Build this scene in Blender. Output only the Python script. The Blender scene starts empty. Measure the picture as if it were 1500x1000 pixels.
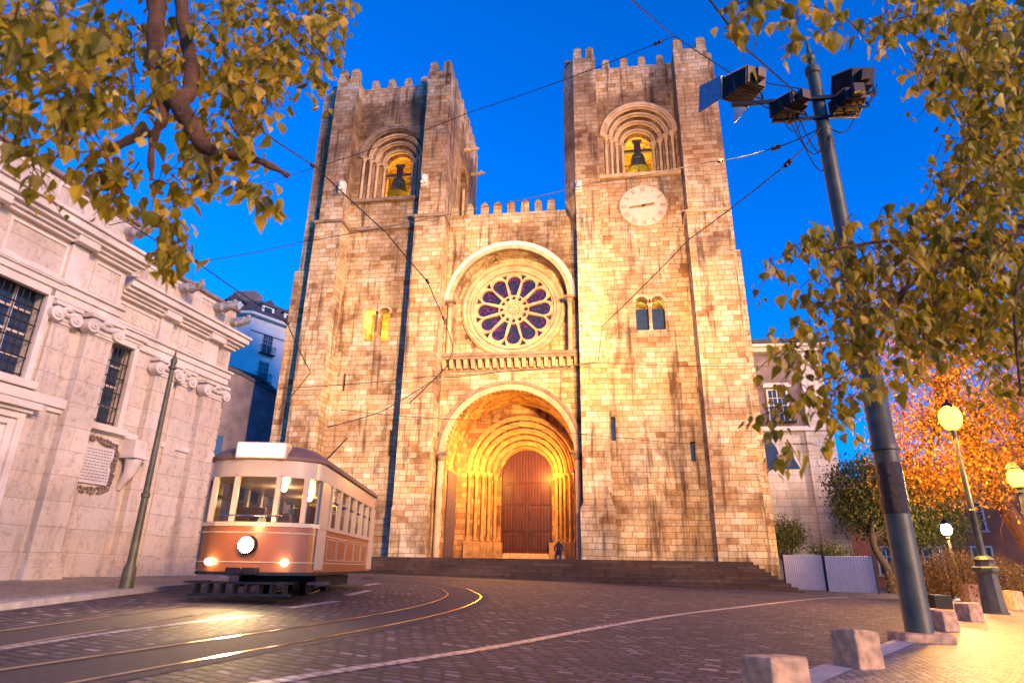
import bpy, bmesh, math, random
from mathutils import Vector, Matrix, noise
R = math.radians
PI = math.pi
random.seed(7)
scene = bpy.context.scene
COL = scene.collection

# ------------------------------------------------------------------ camera
YAW, PITCH, ROLL, FPX = R(8), R(20), R(0.9), 908.0
CAM = Vector((5.2, -37.0, 1.0))
fw = Vector((-math.sin(YAW)*math.cos(PITCH), math.cos(YAW)*math.cos(PITCH), math.sin(PITCH)))
rt0 = Vector((math.cos(YAW), math.sin(YAW), 0))
up0 = rt0.cross(fw)
rt = rt0*math.cos(ROLL) + up0*math.sin(ROLL)
up = up0*math.cos(ROLL) - rt0*math.sin(ROLL)
cd = bpy.data.cameras.new("camera")
cam = bpy.data.objects.new("camera", cd)
COL.objects.link(cam)
m = Matrix((rt, up, -fw)).transposed().to_4x4()
m.translation = CAM
cam.matrix_world = m
cd.sensor_width = 36
cd.lens = FPX/1500*36
cd.clip_start = 0.05
cd.clip_end = 3000
cd.dof.use_dof = True
cd.dof.focus_distance = 30
cd.dof.aperture_fstop = 1.25
scene.camera = cam
scene.render.resolution_x = 1024
scene.render.resolution_y = 682

# ------------------------------------------------------------------ world + sun + exposure
SUN_EL, SUN_AZ = R(20), R(128)       # low behind the viewer, to the right
w = bpy.data.worlds.new("World")
scene.world = w
w.use_nodes = True
nt = w.node_tree
bg = nt.nodes['Background']
sky = nt.nodes.new('ShaderNodeTexSky')
sky.sky_type = 'NISHITA'
sky.sun_disc = False
sky.sun_elevation = R(8)
sky.sun_rotation = SUN_AZ
sky.ozone_density = 6
sky.air_density = 1.0
sky.dust_density = 0.2
mx = nt.nodes.new('ShaderNodeMix'); mx.data_type = 'RGBA'; mx.blend_type = 'MULTIPLY'
mx.inputs[0].default_value = 1
mx.inputs[7].default_value = (0.0, 0.55, 1.0, 1)     # deep blue of dusk
nt.links.new(sky.outputs[0], mx.inputs[6])
nt.links.new(mx.outputs[2], bg.inputs[0])
bg.inputs[1].default_value = 0.15
sd = bpy.data.lights.new("sun", 'SUN')
sd.energy = 1.3
sd.angle = R(14)
sd.color = (1.0, 0.58, 0.33)
so = bpy.data.objects.new("sun", sd)
COL.objects.link(so)
sdir = Vector((math.sin(SUN_AZ)*math.cos(SUN_EL), math.cos(SUN_AZ)*math.cos(SUN_EL), math.sin(SUN_EL)))
so.rotation_euler = sdir.to_track_quat('Z', 'Y').to_euler()
scene.view_settings.view_transform = 'Standard'
scene.view_settings.look = 'None'
scene.view_settings.exposure = 1.85
scene.view_settings.gamma = 1

# ------------------------------------------------------------------ pixel helpers (1500x1000 photo pixels -> places)
GB, GC = .0093, -.023
def gz(x, y): return GB*(y+37)+GC*(x-5.2)
def ray(x, y): return fw + rt*((x-750)/FPX) - up*((y-500)/FPX)
def at(x, y, dep): return CAM + ray(x, y)*dep
def onY(x, y, Y):
    d = ray(x, y); return CAM + d*((Y-CAM.y)/d.y)
def onG(x, y, h=0.0):
    d = ray(x, y); n = Vector((-GC, -GB, 1)); c = GB*37-GC*5.2+h
    return CAM + d*((c-n.dot(CAM))/n.dot(d))

# ------------------------------------------------------------------ materials
def newmat(name):
    mt = bpy.data.materials.new(name); mt.use_nodes = True
    return mt, mt.node_tree, mt.node_tree.nodes['Principled BSDF']
def N(nt, t, **kw):
    n = nt.nodes.new(t)
    for k, v in kw.items(): setattr(n, k, v)
    return n
def mixc(nt, mode, fac, a, b):
    n = N(nt, 'ShaderNodeMix', data_type='RGBA', blend_type=mode)
    for i, v in ((0, fac), (6, a), (7, b)):
        if isinstance(v, bpy.types.NodeSocket): nt.links.new(v, n.inputs[i])
        elif isinstance(v, (int, float)): n.inputs[i].default_value = v
        else: n.inputs[i].default_value = (*v, 1)
    return n.outputs[2]
def mth(nt, op, a, b=0.0, c=None):
    n = N(nt, 'ShaderNodeMath', operation=op)
    for i, v in enumerate((a, b, c)):
        if v is None: continue
        if isinstance(v, bpy.types.NodeSocket): nt.links.new(v, n.inputs[i])
        else: n.inputs[i].default_value = v
    return n.outputs[0]
def ramp(nt, fac, stops, const=False):
    n = N(nt, 'ShaderNodeValToRGB')
    e = n.color_ramp.elements
    while len(e) < len(stops): e.new(0.5)
    for i, (p, c) in enumerate(stops):
        e[i].position = p; e[i].color = (*c, 1) if len(c) == 3 else c
    if const: n.color_ramp.interpolation = 'CONSTANT'
    nt.links.new(fac, n.inputs[0])
    return n.outputs[0]
def noi(nt, vec, scale, detail=5, rough=.6):
    n = N(nt, 'ShaderNodeTexNoise'); n.inputs['Scale'].default_value = scale
    n.inputs['Detail'].default_value = detail; n.inputs['Roughness'].default_value = rough
    if vec is not None: nt.links.new(vec, n.inputs['Vector'])
    return n.outputs[0]
def mapping(nt, vec, sc=(1, 1, 1), rot=(0, 0, 0), loc=(0, 0, 0)):
    n = N(nt, 'ShaderNodeMapping'); nt.links.new(vec, n.inputs[0])
    n.inputs['Location'].default_value = loc
    n.inputs['Scale'].default_value = sc; n.inputs['Rotation'].default_value = rot
    return n.outputs[0]
def bump(nt, bs, h, strength=.4, dist=.02):
    n = N(nt, 'ShaderNodeBump'); n.inputs['Strength'].default_value = strength
    n.inputs['Distance'].default_value = dist
    nt.links.new(h, n.inputs['Height']); nt.links.new(n.outputs[0], bs.inputs['Normal'])
def objc(nt): return N(nt, 'ShaderNodeTexCoord').outputs['Object']

def plain(name, col, rough=.6, metal=0.0, var=.25, scale=3.0, bmp=.15, emit=None, es=0, bd=.01):
    mt, nt, bs = newmat(name)
    oc = objc(nt)
    n1 = noi(nt, oc, scale, 6)
    d = tuple(c*(1-var) for c in col); l = tuple(min(1, c*(1+var)) for c in col)
    nt.links.new(ramp(nt, n1, [(.3, d), (.7, l)]), bs.inputs['Base Color'])
    bs.inputs['Roughness'].default_value = rough
    bs.inputs['Metallic'].default_value = metal
    if bmp: bump(nt, bs, noi(nt, oc, scale*7, 4), bmp, bd)
    if emit:
        bs.inputs['Emission Color'].default_value = (*emit, 1); bs.inputs['Emission Strength'].default_value = es
    return mt

def wallcoord(nt):
    """(along wall, height) from object position, whichever way the wall faces"""
    oc = objc(nt)
    s = N(nt, 'ShaderNodeSeparateXYZ'); nt.links.new(oc, s.inputs[0])
    g = N(nt, 'ShaderNodeNewGeometry')
    gn = N(nt, 'ShaderNodeSeparateXYZ'); nt.links.new(g.outputs['True Normal'], gn.inputs[0])
    fx = mth(nt, 'GREATER_THAN', mth(nt, 'ABSOLUTE', gn.outputs[0]), .72)
    u = mth(nt, 'ADD', mth(nt, 'MULTIPLY', s.outputs[0], mth(nt, 'SUBTRACT', 1.0, fx)), mth(nt, 'MULTIPLY', s.outputs[1], fx))
    fz = mth(nt, 'GREATER_THAN', mth(nt, 'ABSOLUTE', gn.outputs[2]), .72)
    v = mth(nt, 'ADD', mth(nt, 'MULTIPLY', s.outputs[2], mth(nt, 'SUBTRACT', 1.0, fz)), mth(nt, 'MULTIPLY', s.outputs[1], fz))
    c = N(nt, 'ShaderNodeCombineXYZ'); nt.links.new(u, c.inputs[0]); nt.links.new(v, c.inputs[1])
    return oc, c.outputs[0], s.outputs[2]

def brick(nt, vec, w_, h_, mortar=.012, off=.5, smooth=.1, squash=1.0, sf=2):
    b = N(nt, 'ShaderNodeTexBrick')
    nt.links.new(vec, b.inputs['Vector'])
    b.inputs['Color1'].default_value = (0, 0, 0, 1); b.inputs['Color2'].default_value = (1, 1, 1, 1)
    b.inputs['Mortar'].default_value = (.5, .5, .5, 1)
    b.inputs['Scale'].default_value = 1; b.inputs['Mortar Size'].default_value = mortar
    b.inputs['Mortar Smooth'].default_value = smooth
    b.inputs['Brick Width'].default_value = w_; b.inputs['Row Height'].default_value = h_
    b.offset = off; b.squash = squash; b.squash_frequency = sf
    return b

def masonry(name, stops, w_=.66, h_=.345, mortar_col=(.09, .05, .03), stain=.85, old=True, mort=.0135):
    mt, nt, bs = newmat(name)
    oc, wc, z = wallcoord(nt)
    # slightly wavy courses
    wn = N(nt, 'ShaderNodeTexNoise'); wn.inputs['Scale'].default_value = .35; wn.inputs['Detail'].default_value = 2
    nt.links.new(oc, wn.inputs['Vector'])
    va = N(nt, 'ShaderNodeVectorMath', operation='MULTIPLY_ADD')
    nt.links.new(wn.outputs['Color'], va.inputs[0]); va.inputs[1].default_value = (.9, .12, 0); nt.links.new(wc, va.inputs[2])
    b = brick(nt, va.outputs[0], w_, h_, mort, squash=.72, sf=3)
    b2 = brick(nt, mapping(nt, wc, loc=(3.7, 1.9, 0)), w_*2.3, h_*2, 0.0)
    lf = noi(nt, oc, .45, 4, .6)
    col = ramp(nt, mth(nt, 'ADD', mth(nt, 'MULTIPLY', b.outputs['Color'], .62), mth(nt, 'MULTIPLY', mth(nt, 'SUBTRACT', lf, .22), .72)), stops)
    # bigger repaired patches, whole areas of one stone
    n1 = noi(nt, oc, .22, 5, .65)
    patch = ramp(nt, n1, [(.38, (.52, .43, .38)), (.50, (1, 1, 1)), (.60, (1.0, .84, .60))])
    col = mixc(nt, 'MULTIPLY', .85 if stain > .35 else .25, col, patch)
    col = mixc(nt, 'MULTIPLY', .35, col, ramp(nt, b2.outputs['Color'], [(0, (.62, .56, .50)), (.5, (1, 1, 1)), (1, (1, .9, .78))]))
    n2 = noi(nt, oc, 6, 8, .7)
    col = mixc(nt, 'MULTIPLY', .7, col, ramp(nt, n2, [(.30, (.50, .42, .36)), (.48, (1, 1, 1))]))
    n5 = noi(nt, mapping(nt, oc, loc=(9, 3, 5)), .33, 6, .7)
    col = mixc(nt, 'MULTIPLY', .75 if old or stain > .6 else .2, col, ramp(nt, n5, [(.36, (.36, .30, .30)), (.46, (1, 1, 1)), (.56, (1, 1, 1)), (.62, (1.25, 1.26, 1.3))]))
    # dark pits
    n4 = noi(nt, oc, 13, 4, .6)
    col = mixc(nt, 'MULTIPLY', .8 if stain > .35 else .2, col, ramp(nt, n4, [(.30, (.22, .15, .11)), (.37, (1, 1, 1))]))
    # run-off streaks
    n3 = noi(nt, mapping(nt, oc, (1.6, 1.6, .13)), 1.2, 6, .65)
    col = mixc(nt, 'MULTIPLY', stain, col, ramp(nt, n3, [(.35, (.16, .11, .10)), (.47, (1, 1, 1))]))
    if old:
        # weathering and floodlight falloff painted dark into top storeys, dirt line above the plinth
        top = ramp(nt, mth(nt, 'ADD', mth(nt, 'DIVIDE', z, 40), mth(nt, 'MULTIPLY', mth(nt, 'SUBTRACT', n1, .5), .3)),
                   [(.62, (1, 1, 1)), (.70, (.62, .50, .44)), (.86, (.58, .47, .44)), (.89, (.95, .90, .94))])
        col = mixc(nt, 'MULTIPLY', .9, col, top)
        ln = ramp(nt, mth(nt, 'ADD', mth(nt, 'DIVIDE', z, 40), mth(nt, 'MULTIPLY', mth(nt, 'SUBTRACT', n3, .5), .025)),
                  [(.098, (1, 1, 1)), (.107, (.42, .36, .33)), (.114, (.5, .42, .4)), (.122, (1, 1, 1))])
        col = mixc(nt, 'MULTIPLY', .55, col, ln)
    col = mixc(nt, 'MIX', mth(nt, 'MULTIPLY', b.outputs['Fac'], .9), col, mortar_col)
    nt.links.new(col, bs.inputs['Base Color'])
    bs.inputs['Roughness'].default_value = .85
    h = mth(nt, 'ADD', mth(nt, 'MULTIPLY', b.outputs['Fac'], -1.0), mth(nt, 'MULTIPLY', n2, .9))
    h = mth(nt, 'ADD', h, mth(nt, 'MULTIPLY', b.outputs['Color'], .5))
    bump(nt, bs, h, .75, .03)
    return mt

CREAM = [(0, (.14, .065, .025)), (.12, (.25, .13, .05)), (.21, (.38, .23, .10)), (.29, (.46, .33, .18)), (.55, (.52, .41, .26)), (.78, (.58, .48, .34)), (1, (.74, .68, .59))]
MAT = {}
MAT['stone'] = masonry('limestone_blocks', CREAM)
MAT['stone2'] = masonry('pale_limestone', [(0, (.54, .48, .41)), (.5, (.64, .59, .53)), (1, (.72, .68, .63))], 1.1, .5, (.30, .25, .21), stain=.3, old=False)
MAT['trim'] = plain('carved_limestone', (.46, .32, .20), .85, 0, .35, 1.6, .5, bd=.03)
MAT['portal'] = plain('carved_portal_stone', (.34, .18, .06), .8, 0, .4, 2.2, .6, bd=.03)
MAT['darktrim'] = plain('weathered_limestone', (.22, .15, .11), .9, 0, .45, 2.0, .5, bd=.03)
MAT['whitestone'] = plain('white_marble', (.60, .55, .50), .6, 0, .12, 2, .2)
MAT['church'] = None
MAT['wood'] = None
MAT['iron'] = plain('black_iron', (.02, .02, .025), .5, .6, .3, 6, .1)
MAT['bronze'] = plain('aged_bronze', (.10, .12, .09), .5, .8, .4, 6, .3)
MAT['darkwood'] = plain('dark_timber', (.06, .035, .05), .8, 0, .4, 6, .3)
MAT['gold'] = plain('gilded_iron', (.55, .33, .06), .4, .7, .2, 6, .1)
MAT['numeral'] = plain('numeral_paint', (.26, .17, .10), .7, 0, .2, 8, 0)
MAT['dial'] = plain('clock_marble', (.56, .46, .34), .6, 0, .1, 3, .1)
MAT['darkvoid'] = plain('dark_interior', (.015, .012, .012), .9, 0, .1, 3, 0)
MAT['glassdark'] = plain('window_glass', (.03, .05, .09), .08, 0, .2, 2, 0)
MAT['green_pole'] = plain('green_painted_iron', (.085, .080, .045), .5, .1, .35, 4, .25)
MAT['flood'] = plain('floodlight_casing', (.05, .032, .03), .45, .5, .3, 9, .1)
MAT['aluminium'] = plain('floodlight_visor', (.22, .23, .26), .4, .7, .3, 12, .1)
MAT['cable'] = plain('black_cable', (.012, .011, .013), .6, 0, .1, 5, 0)
MAT['granite'] = plain('rough_granite', (.58, .34, .18), .85, 0, .5, 7, .6, bd=.02)
MAT['bark'] = plain('bark', (.16, .075, .035), .9, 0, .5, 9, .9, bd=.04)
MAT['bark_dark'] = plain('dark_bark', (.05, .03, .02), .9, 0, .4, 9, .9, bd=.04)
MAT['rail'] = plain('polished_rail', (.55, .45, .36), .22, 1, .1, 5, .05)
MAT['paint'] = None
MAT['bluewall'] = plain('blue_white_render', (.66, .72, .74), .8, 0, .1, .5, .1)
MAT['roofslate'] = plain('slate_roof', (.05, .055, .08), .8, 0, .3, 2, .3)
MAT['salmon'] = plain('salmon_render', (.50, .29, .22), .85, 0, .2, .8, .2)
MAT['purplewall'] = plain('dark_stone_wall', (.17, .14, .17), .9, 0, .35, 1.2, .4)
MAT['redwall'] = plain('terracotta_render', (.36, .13, .07), .9, 0, .25, .7, .2)
MAT['plaster'] = plain('grey_plaster', (.20, .15, .15), .9, 0, .4, 1.0, .3)
MAT['farwall'] = plain('pale_blue_render', (.45, .44, .46), .85, 0, .2, .6, .1)

def wood_mat():
    mt, nt, bs = newmat('varnished_door_wood')
    oc = objc(nt)
    s = N(nt, 'ShaderNodeSeparateXYZ'); nt.links.new(oc, s.inputs[0])
    pl = mth(nt, 'PINGPONG', s.outputs[0], .11)
    seam = ramp(nt, pl, [(0, (.15, .15, .15)), (.12, (1, 1, 1))])
    n = noi(nt, mapping(nt, oc, (9, 9, .7)), 1.5, 7, .65)
    c = ramp(nt, n, [(.3, (.035, .006, .001)), (.7, (.13, .022, .004))])
    nt.links.new(mixc(nt, 'MULTIPLY', .8, c, seam), bs.inputs['Base Color'])
    bs.inputs['Roughness'].default_value = .42
    bs.inputs['Specular IOR Level'].default_value = .25
    bump(nt, bs, n, .3, .01)
    return mt
MAT['wood'] = wood_mat()

def setts(name, w_, h_, cols, rot=0.0, mort=.02, rough=.45, joint=(.015, .012, .015), bs_=.9, spread=.5):
    mt, nt, bs = newmat(name)
    oc = objc(nt)
    wn = N(nt, 'ShaderNodeTexNoise'); wn.inputs['Scale'].default_value = .5; wn.inputs['Detail'].default_value = 3
    nt.links.new(oc, wn.inputs['Vector'])
    va = N(nt, 'ShaderNodeVectorMath', operation='MULTIPLY_ADD')
    nt.links.new(wn.outputs['Color'], va.inputs[0]); va.inputs[1].default_value = (spread, spread, 0)
    wn2 = N(nt, 'ShaderNodeTexNoise'); wn2.inputs['Scale'].default_value = 7; wn2.inputs['Detail'].default_value = 2
    nt.links.new(oc, wn2.inputs['Vector'])
    vb = N(nt, 'ShaderNodeVectorMath', operation='MULTIPLY_ADD')
    nt.links.new(wn2.outputs['Color'], vb.inputs[0]); vb.inputs[1].default_value = (.05, .05, 0)
    nt.links.new(mapping(nt, oc, rot=(0, 0, rot)), vb.inputs[2])
    nt.links.new(vb.outputs[0], va.inputs[2])
    b = brick(nt, va.outputs[0], w_, h_, mort, smooth=.5)
    col = ramp(nt, b.outputs['Color'], cols)
    n1 = noi(nt, oc, .35, 5); n2 = noi(nt, oc, 30, 4)
    col = mixc(nt, 'MULTIPLY', .8, col, ramp(nt, n1, [(.35, (.6, .58, .6)), (.6, (1.1, 1.05, 1))]))
    col = mixc(nt, 'MULTIPLY', .6, col, ramp(nt, n2, [(.35, (.6, .6, .6)), (.6, (1.1, 1.1, 1.1))]))
    col = mixc(nt, 'MIX', b.outputs['Fac'], col, joint)
    nt.links.new(col, bs.inputs['Base Color'])
    r_ = mth(nt, 'ADD', rough-.12, mth(nt, 'MULTIPLY', n2, .25)); nt.links.new(r_, bs.inputs['Roughness'])
    h = mth(nt, 'ADD', mth(nt, 'MULTIPLY', b.outputs['Fac'], -1.0), mth(nt, 'MULTIPLY', n2, .35))
    h = mth(nt, 'ADD', h, mth(nt, 'MULTIPLY', b.outputs['Color'], .25))
    bump(nt, bs, h, bs_, .03)
    return mt
SETTC = [(0, (.028, .018, .034)), (.5, (.075, .047, .078)), (.9, (.15, .10, .15)), (1, (.36, .27, .32))]
MAT['setts'] = setts('granite_setts', .23, .145, SETTC, R(20), .034, .72, (.006, .004, .006), 1.0)
MAT['setts_white'] = setts('white_setts', .20, .13, [(0, (.42, .38, .38)), (1, (.62, .57, .55))], R(20), joint=(.10, .08, .09))
MAT['mosaic'] = setts('limestone_mosaic', .10, .10, [(0, (.22, .16, .12)), (.5, (.34, .26, .20)), (1, (.50, .43, .35))], R(35), .014, .5, (.06, .045, .04), .6, .15)
MAT['asphalt'] = plain('worn_track_asphalt', (.045, .028, .036), .85, 0, .45, 14, .5, bd=.01)
MAT['kerb'] = plain('kerb_stone', (.34, .30, .29), .75, 0, .25, 5, .4)
def step_mat():
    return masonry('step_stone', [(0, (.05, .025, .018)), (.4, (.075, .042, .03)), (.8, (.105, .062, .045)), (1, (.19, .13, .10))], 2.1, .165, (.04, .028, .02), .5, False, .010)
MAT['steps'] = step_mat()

def leafmat(name, stops, trans=.35):
    mt, nt, bs = newmat(name)
    g = N(nt, 'ShaderNodeNewGeometry')
    c = ramp(nt, g.outputs['Random Per Island'], stops)
    oc = objc(nt)
    c = mixc(nt, 'MULTIPLY', .5, c, ramp(nt, noi(nt, oc, 9, 3), [(.35, (.55, .55, .5)), (.65, (1.15, 1.1, 1))]))
    nt.links.new(c, bs.inputs['Base Color'])
    bs.inputs['Roughness'].default_value = .5
    tr = N(nt, 'ShaderNodeBsdfTranslucent'); nt.links.new(c, tr.inputs[0])
    ms = N(nt, 'ShaderNodeMixShader'); ms.inputs[0].default_value = trans
    out = nt.nodes['Material Output']
    nt.links.new(bs.outputs[0], ms.inputs[1]); nt.links.new(tr.outputs[0], ms.inputs[2]); nt.links.new(ms.outputs[0], out.inputs[0])
    return mt
MAT['leaf'] = leafmat('poplar_leaf', [(0, (.13, .13, .006)), (.40, (.34, .29, .015)), (.7, (.55, .40, .02)), (.9, (.75, .48, .03)), (1, (.85, .72, .22))], .6)
MAT['leaf_orange'] = leafmat('autumn_leaf', [(0, (.34, .13, .01)), (.5, (.62, .30, .02)), (1, (.82, .55, .08))], .55)
MAT['leaf_green'] = leafmat('evergreen_leaf', [(0, (.03, .045, .01)), (.6, (.07, .08, .015)), (1, (.16, .13, .02))], .25)
MAT['leaf_citrus'] = leafmat('citrus_leaf', [(0, (.03, .05, .01)), (.6, (.08, .09, .015)), (1, (.22, .19, .03))], .25)
MAT['flowers'] = leafmat('flowering_hedge_leaf', [(0, (.16, .09, .015)), (.6, (.36, .20, .03)), (1, (.6, .36, .12))], .35)

def emis(name, col, s):
    mt, nt, bs = newmat(name)
    bs.inputs['Base Color'].default_value = (*col, 1)
    bs.inputs['Emission Color'].default_value = (*col, 1); bs.inputs['Emission Strength'].default_value = s
    return mt
MAT['lamp_warm'] = emis('lit_sodium_lamp', (1, .50, .016), 6)
MAT['lamp_white'] = emis('lit_white_lamp', (1, .86, .62), 70)
MAT['headlight'] = emis('lit_headlight', (1, .82, .50), 60)
MAT['sign_lit'] = emis('lit_destination_sign', (1, .93, .82), 7)
MAT['cabin_light'] = emis('lit_cabin_lamp', (1, .70, .35), 8)

def rose_glass():
    mt, nt, bs = newmat('rose_stained_glass')
    oc = objc(nt)
    v = N(nt, 'ShaderNodeTexVoronoi'); v.inputs['Scale'].default_value = 7; nt.links.new(oc, v.inputs['Vector'])
    c = ramp(nt, v.outputs['Distance'], [(0, (.45, .16, .10)), (.16, (.16, .03, .16)), (.4, (.03, .012, .07)), (1, (.006, .006, .02))])
    n = noi(nt, oc, 1.6, 3)
    c2 = mixc(nt, 'MIX', ramp(nt, n, [(.45, (0, 0, 0)), (.6, (1, 1, 1))]), c, (.015, .02, .05))
    nt.links.new(c2, bs.inputs['Base Color']); bs.inputs['Roughness'].default_value = .25
    return mt
MAT['roseglass'] = rose_glass()

# ------------------------------------------------------------------ geometry helpers
class MB:
    def __init__(s, T=None): s.bm = bmesh.new(); s.T = T
    def _add(s, vs, fs, T=None):
        if T is not None: vs = [T @ Vector(v) for v in vs]
        if s.T is not None: vs = [s.T @ Vector(v) for v in vs]
        b = [s.bm.verts.new(v) for v in vs]
        for f in fs:
            try: s.bm.faces.new([b[i] for i in f])
            except ValueError: pass
        return s
    def box(s, x0, x1, y0, y1, z0, z1, T=None):
        x0, x1 = sorted((x0, x1)); y0, y1 = sorted((y0, y1)); z0, z1 = sorted((z0, z1))
        v = [(x0,y0,z0),(x1,y0,z0),(x1,y1,z0),(x0,y1,z0),(x0,y0,z1),(x1,y0,z1),(x1,y1,z1),(x0,y1,z1)]
        return s._add(v, [(0,3,2,1),(4,5,6,7),(0,1,5,4),(1,2,6,5),(2,3,7,6),(3,0,4,7)], T)
    def hexa(s, v, T=None):
        return s._add(v, [(0,3,2,1),(4,5,6,7),(0,1,5,4),(1,2,6,5),(2,3,7,6),(3,0,4,7)], T)
    def prism(s, poly, a, b, axis='Y', T=None):
        """poly: 2D points; axis Y: (x,z) extruded a..b in y; axis Z: (x,y); axis X: (y,z)"""
        n = len(poly)
        f = {'Y': lambda p, t: (p[0], t, p[1]), 'Z': lambda p, t: (p[0], p[1], t), 'X': lambda p, t: (t, p[0], p[1])}[axis]
        v = [f(p, a) for p in poly]+[f(p, b) for p in poly]
        fs = [tuple(range(n)), tuple(range(2*n-1, n-1, -1))]+[(i, i+n, (i+1) % n+n, (i+1) % n) for i in range(n)]
        return s._add(v, fs, T)
    def arch(s, cx, zs, ri, ro, y0, y1, z0=None, seg=28, T=None):
        """half ring from springing zs, with jambs down to z0"""
        pts = []
        o = [(cx+ro*math.cos(a), zs+ro*math.sin(a)) for a in [PI*i/seg for i in range(seg+1)]]
        i_ = [(cx+ri*math.cos(a), zs+ri*math.sin(a)) for a in [PI*i/seg for i in range(seg+1)]]
        v = []; fs = []
        if z0 is not None:
            o = [(cx+ro, z0)]+o+[(cx-ro, z0)]; i_ = [(cx+ri, z0)]+i_+[(cx-ri, z0)]
        n = len(o)
        for y in (y0, y1):
            v += [(p[0], y, p[1]) for p in o]; v += [(p[0], y, p[1]) for p in i_]
        for k in range(n-1):
            fs += [(k, k+1, n+k+1, n+k), (2*n+k+1, 2*n+k, 3*n+k, 3*n+k+1), (k+1, k, 2*n+k, 2*n+k+1), (n+k, n+k+1, 3*n+k+1, 3*n+k)]
        fs += [(0, n, 3*n, 2*n), (n-1, 3*n-1, 4*n-1, 2*n-1)]
        return s._add(v, fs, T)
    def ring(s, cx, cz, ri, ro, y0, y1, seg=48, T=None):
        v = []; fs = []
        for y in (y0, y1):
            for r in (ro, ri):
                v += [(cx+r*math.cos(2*PI*k/seg), y, cz+r*math.sin(2*PI*k/seg)) for k in range(seg)]
        n = seg
        for k in range(n):
            j = (k+1) % n
            fs += [(k, j, n+j, n+k), (2*n+j, 2*n+k, 3*n+k, 3*n+j), (j, k, 2*n+k, 2*n+j), (n+k, n+j, 3*n+j, 3*n+k)]
        return s._add(v, fs, T)
    def archpoly(s, cx, z0, zs, r, y0, y1, seg=28, T=None):
        p = [(cx-r, z0), (cx+r, z0)]+[(cx+r*math.cos(PI*i/seg), zs+r*math.sin(PI*i/seg)) for i in range(seg+1)]
        return s.prism(p, y0, y1, 'Y', T)
    def cyl(s, p0, p1, r0, r1=None, seg=12, T=None):
        r1 = r0 if r1 is None else r1
        return s.tube([p0, p1], [r0, r1], seg, T)
    def tube(s, pts, rad, seg=8, T=None):
        pts = [Vector(p) for p in pts]
        if not isinstance(rad, (list, tuple)): rad = [rad]*len(pts)
        v = []; fs = []; prev = None
        for i, p in enumerate(pts):
            d = (pts[min(i+1, len(pts)-1)]-pts[max(i-1, 0)])
            d = d.normalized() if d.length > 1e-9 else Vector((0, 0, 1))
            if prev is None: a = d.orthogonal().normalized()
            else:
                a = prev-d*prev.dot(d); a = a.normalized() if a.length > 1e-6 else d.orthogonal().normalized()
            prev = a; b = d.cross(a)
            v += [p+(a*math.cos(2*PI*k/seg)+b*math.sin(2*PI*k/seg))*rad[i] for k in range(seg)]
        for i in range(len(pts)-1):
            for k in range(seg):
                j = (k+1) % seg
                fs.append((i*seg+k, i*seg+j, (i+1)*seg+j, (i+1)*seg+k))
        fs.append(tuple(range(seg-1, -1, -1))); fs.append(tuple(range((len(pts)-1)*seg, len(pts)*seg)))
        return s._add(v, fs, T)
    def lathe(s, prof, c=(0, 0, 0), seg=24, T=None):
        v = []; fs = []; n = len(prof)
        for (r, z) in prof:
            v += [(c[0]+max(r, 1e-4)*math.cos(2*PI*k/seg), c[1]+max(r, 1e-4)*math.sin(2*PI*k/seg), c[2]+z) for k in range(seg)]
        for i in range(n-1):
            for k in range(seg):
                j = (k+1) % seg; fs.append((i*seg+k, i*seg+j, (i+1)*seg+j, (i+1)*seg+k))
        fs.append(tuple(range(seg-1, -1, -1))); fs.append(tuple(range((n-1)*seg, n*seg)))
        return s._add(v, fs, T)
    def ball(s, c, r, T=None, seg=12, rings=8, sc=(1, 1, 1)):
        v = []; fs = []
        prof = [(math.sin(PI*i/rings)*r, -math.cos(PI*i/rings)*r) for i in range(rings+1)]
        M_ = Matrix.Translation(c) @ Matrix.Diagonal((*sc, 1))
        return s.lathe(prof, (0, 0, 0), seg, M_ if T is None else T @ M_)
    def build(s, name, mat, parent=None, smooth=False, bevel=0, cuts=None, local=False, kind=None):
        bmesh.ops.recalc_face_normals(s.bm, faces=s.bm.faces)
        me = bpy.data.meshes.new(name); s.bm.to_mesh(me); s.bm.free()
        o = bpy.data.objects.new(name, me); COL.objects.link(o)
        mt = MAT[mat] if isinstance(mat, str) else mat
        me.materials.append(mt)
        if cuts:
            helpers = []
            for c in cuts:
                bmesh.ops.recalc_face_normals(c.bm, faces=c.bm.faces)
                cm = bpy.data.meshes.new('cut'); c.bm.to_mesh(cm); c.bm.free()
                co = bpy.data.objects.new('cut', cm); COL.objects.link(co); helpers.append(co)
                md = o.modifiers.new('b', 'BOOLEAN'); md.operation = 'DIFFERENCE'; md.solver = 'EXACT'; md.object = co
            dg = bpy.context.evaluated_depsgraph_get()
            nm = bpy.data.meshes.new_from_object(o.evaluated_get(dg))
            o.modifiers.clear(); o.data = nm; nm.name = name
            bpy.data.meshes.remove(me)
            me = nm
            for h in helpers:
                hm = h.data; bpy.data.objects.remove(h); bpy.data.meshes.remove(hm)
        if smooth:
            me.shade_smooth()
            if hasattr(me, 'set_sharp_from_angle'): me.set_sharp_from_angle(angle=R(40))
        if bevel:
            md = o.modifiers.new('bevel', 'BEVEL'); md.width = bevel; md.segments = 2; md.limit_method = 'ANGLE'
        if parent is not None:
            o.parent = parent
            if not local and parent.type == 'EMPTY': o.matrix_parent_inverse = parent.matrix_basis.inverted()
        if kind: o['kind'] = kind
        return o

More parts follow.
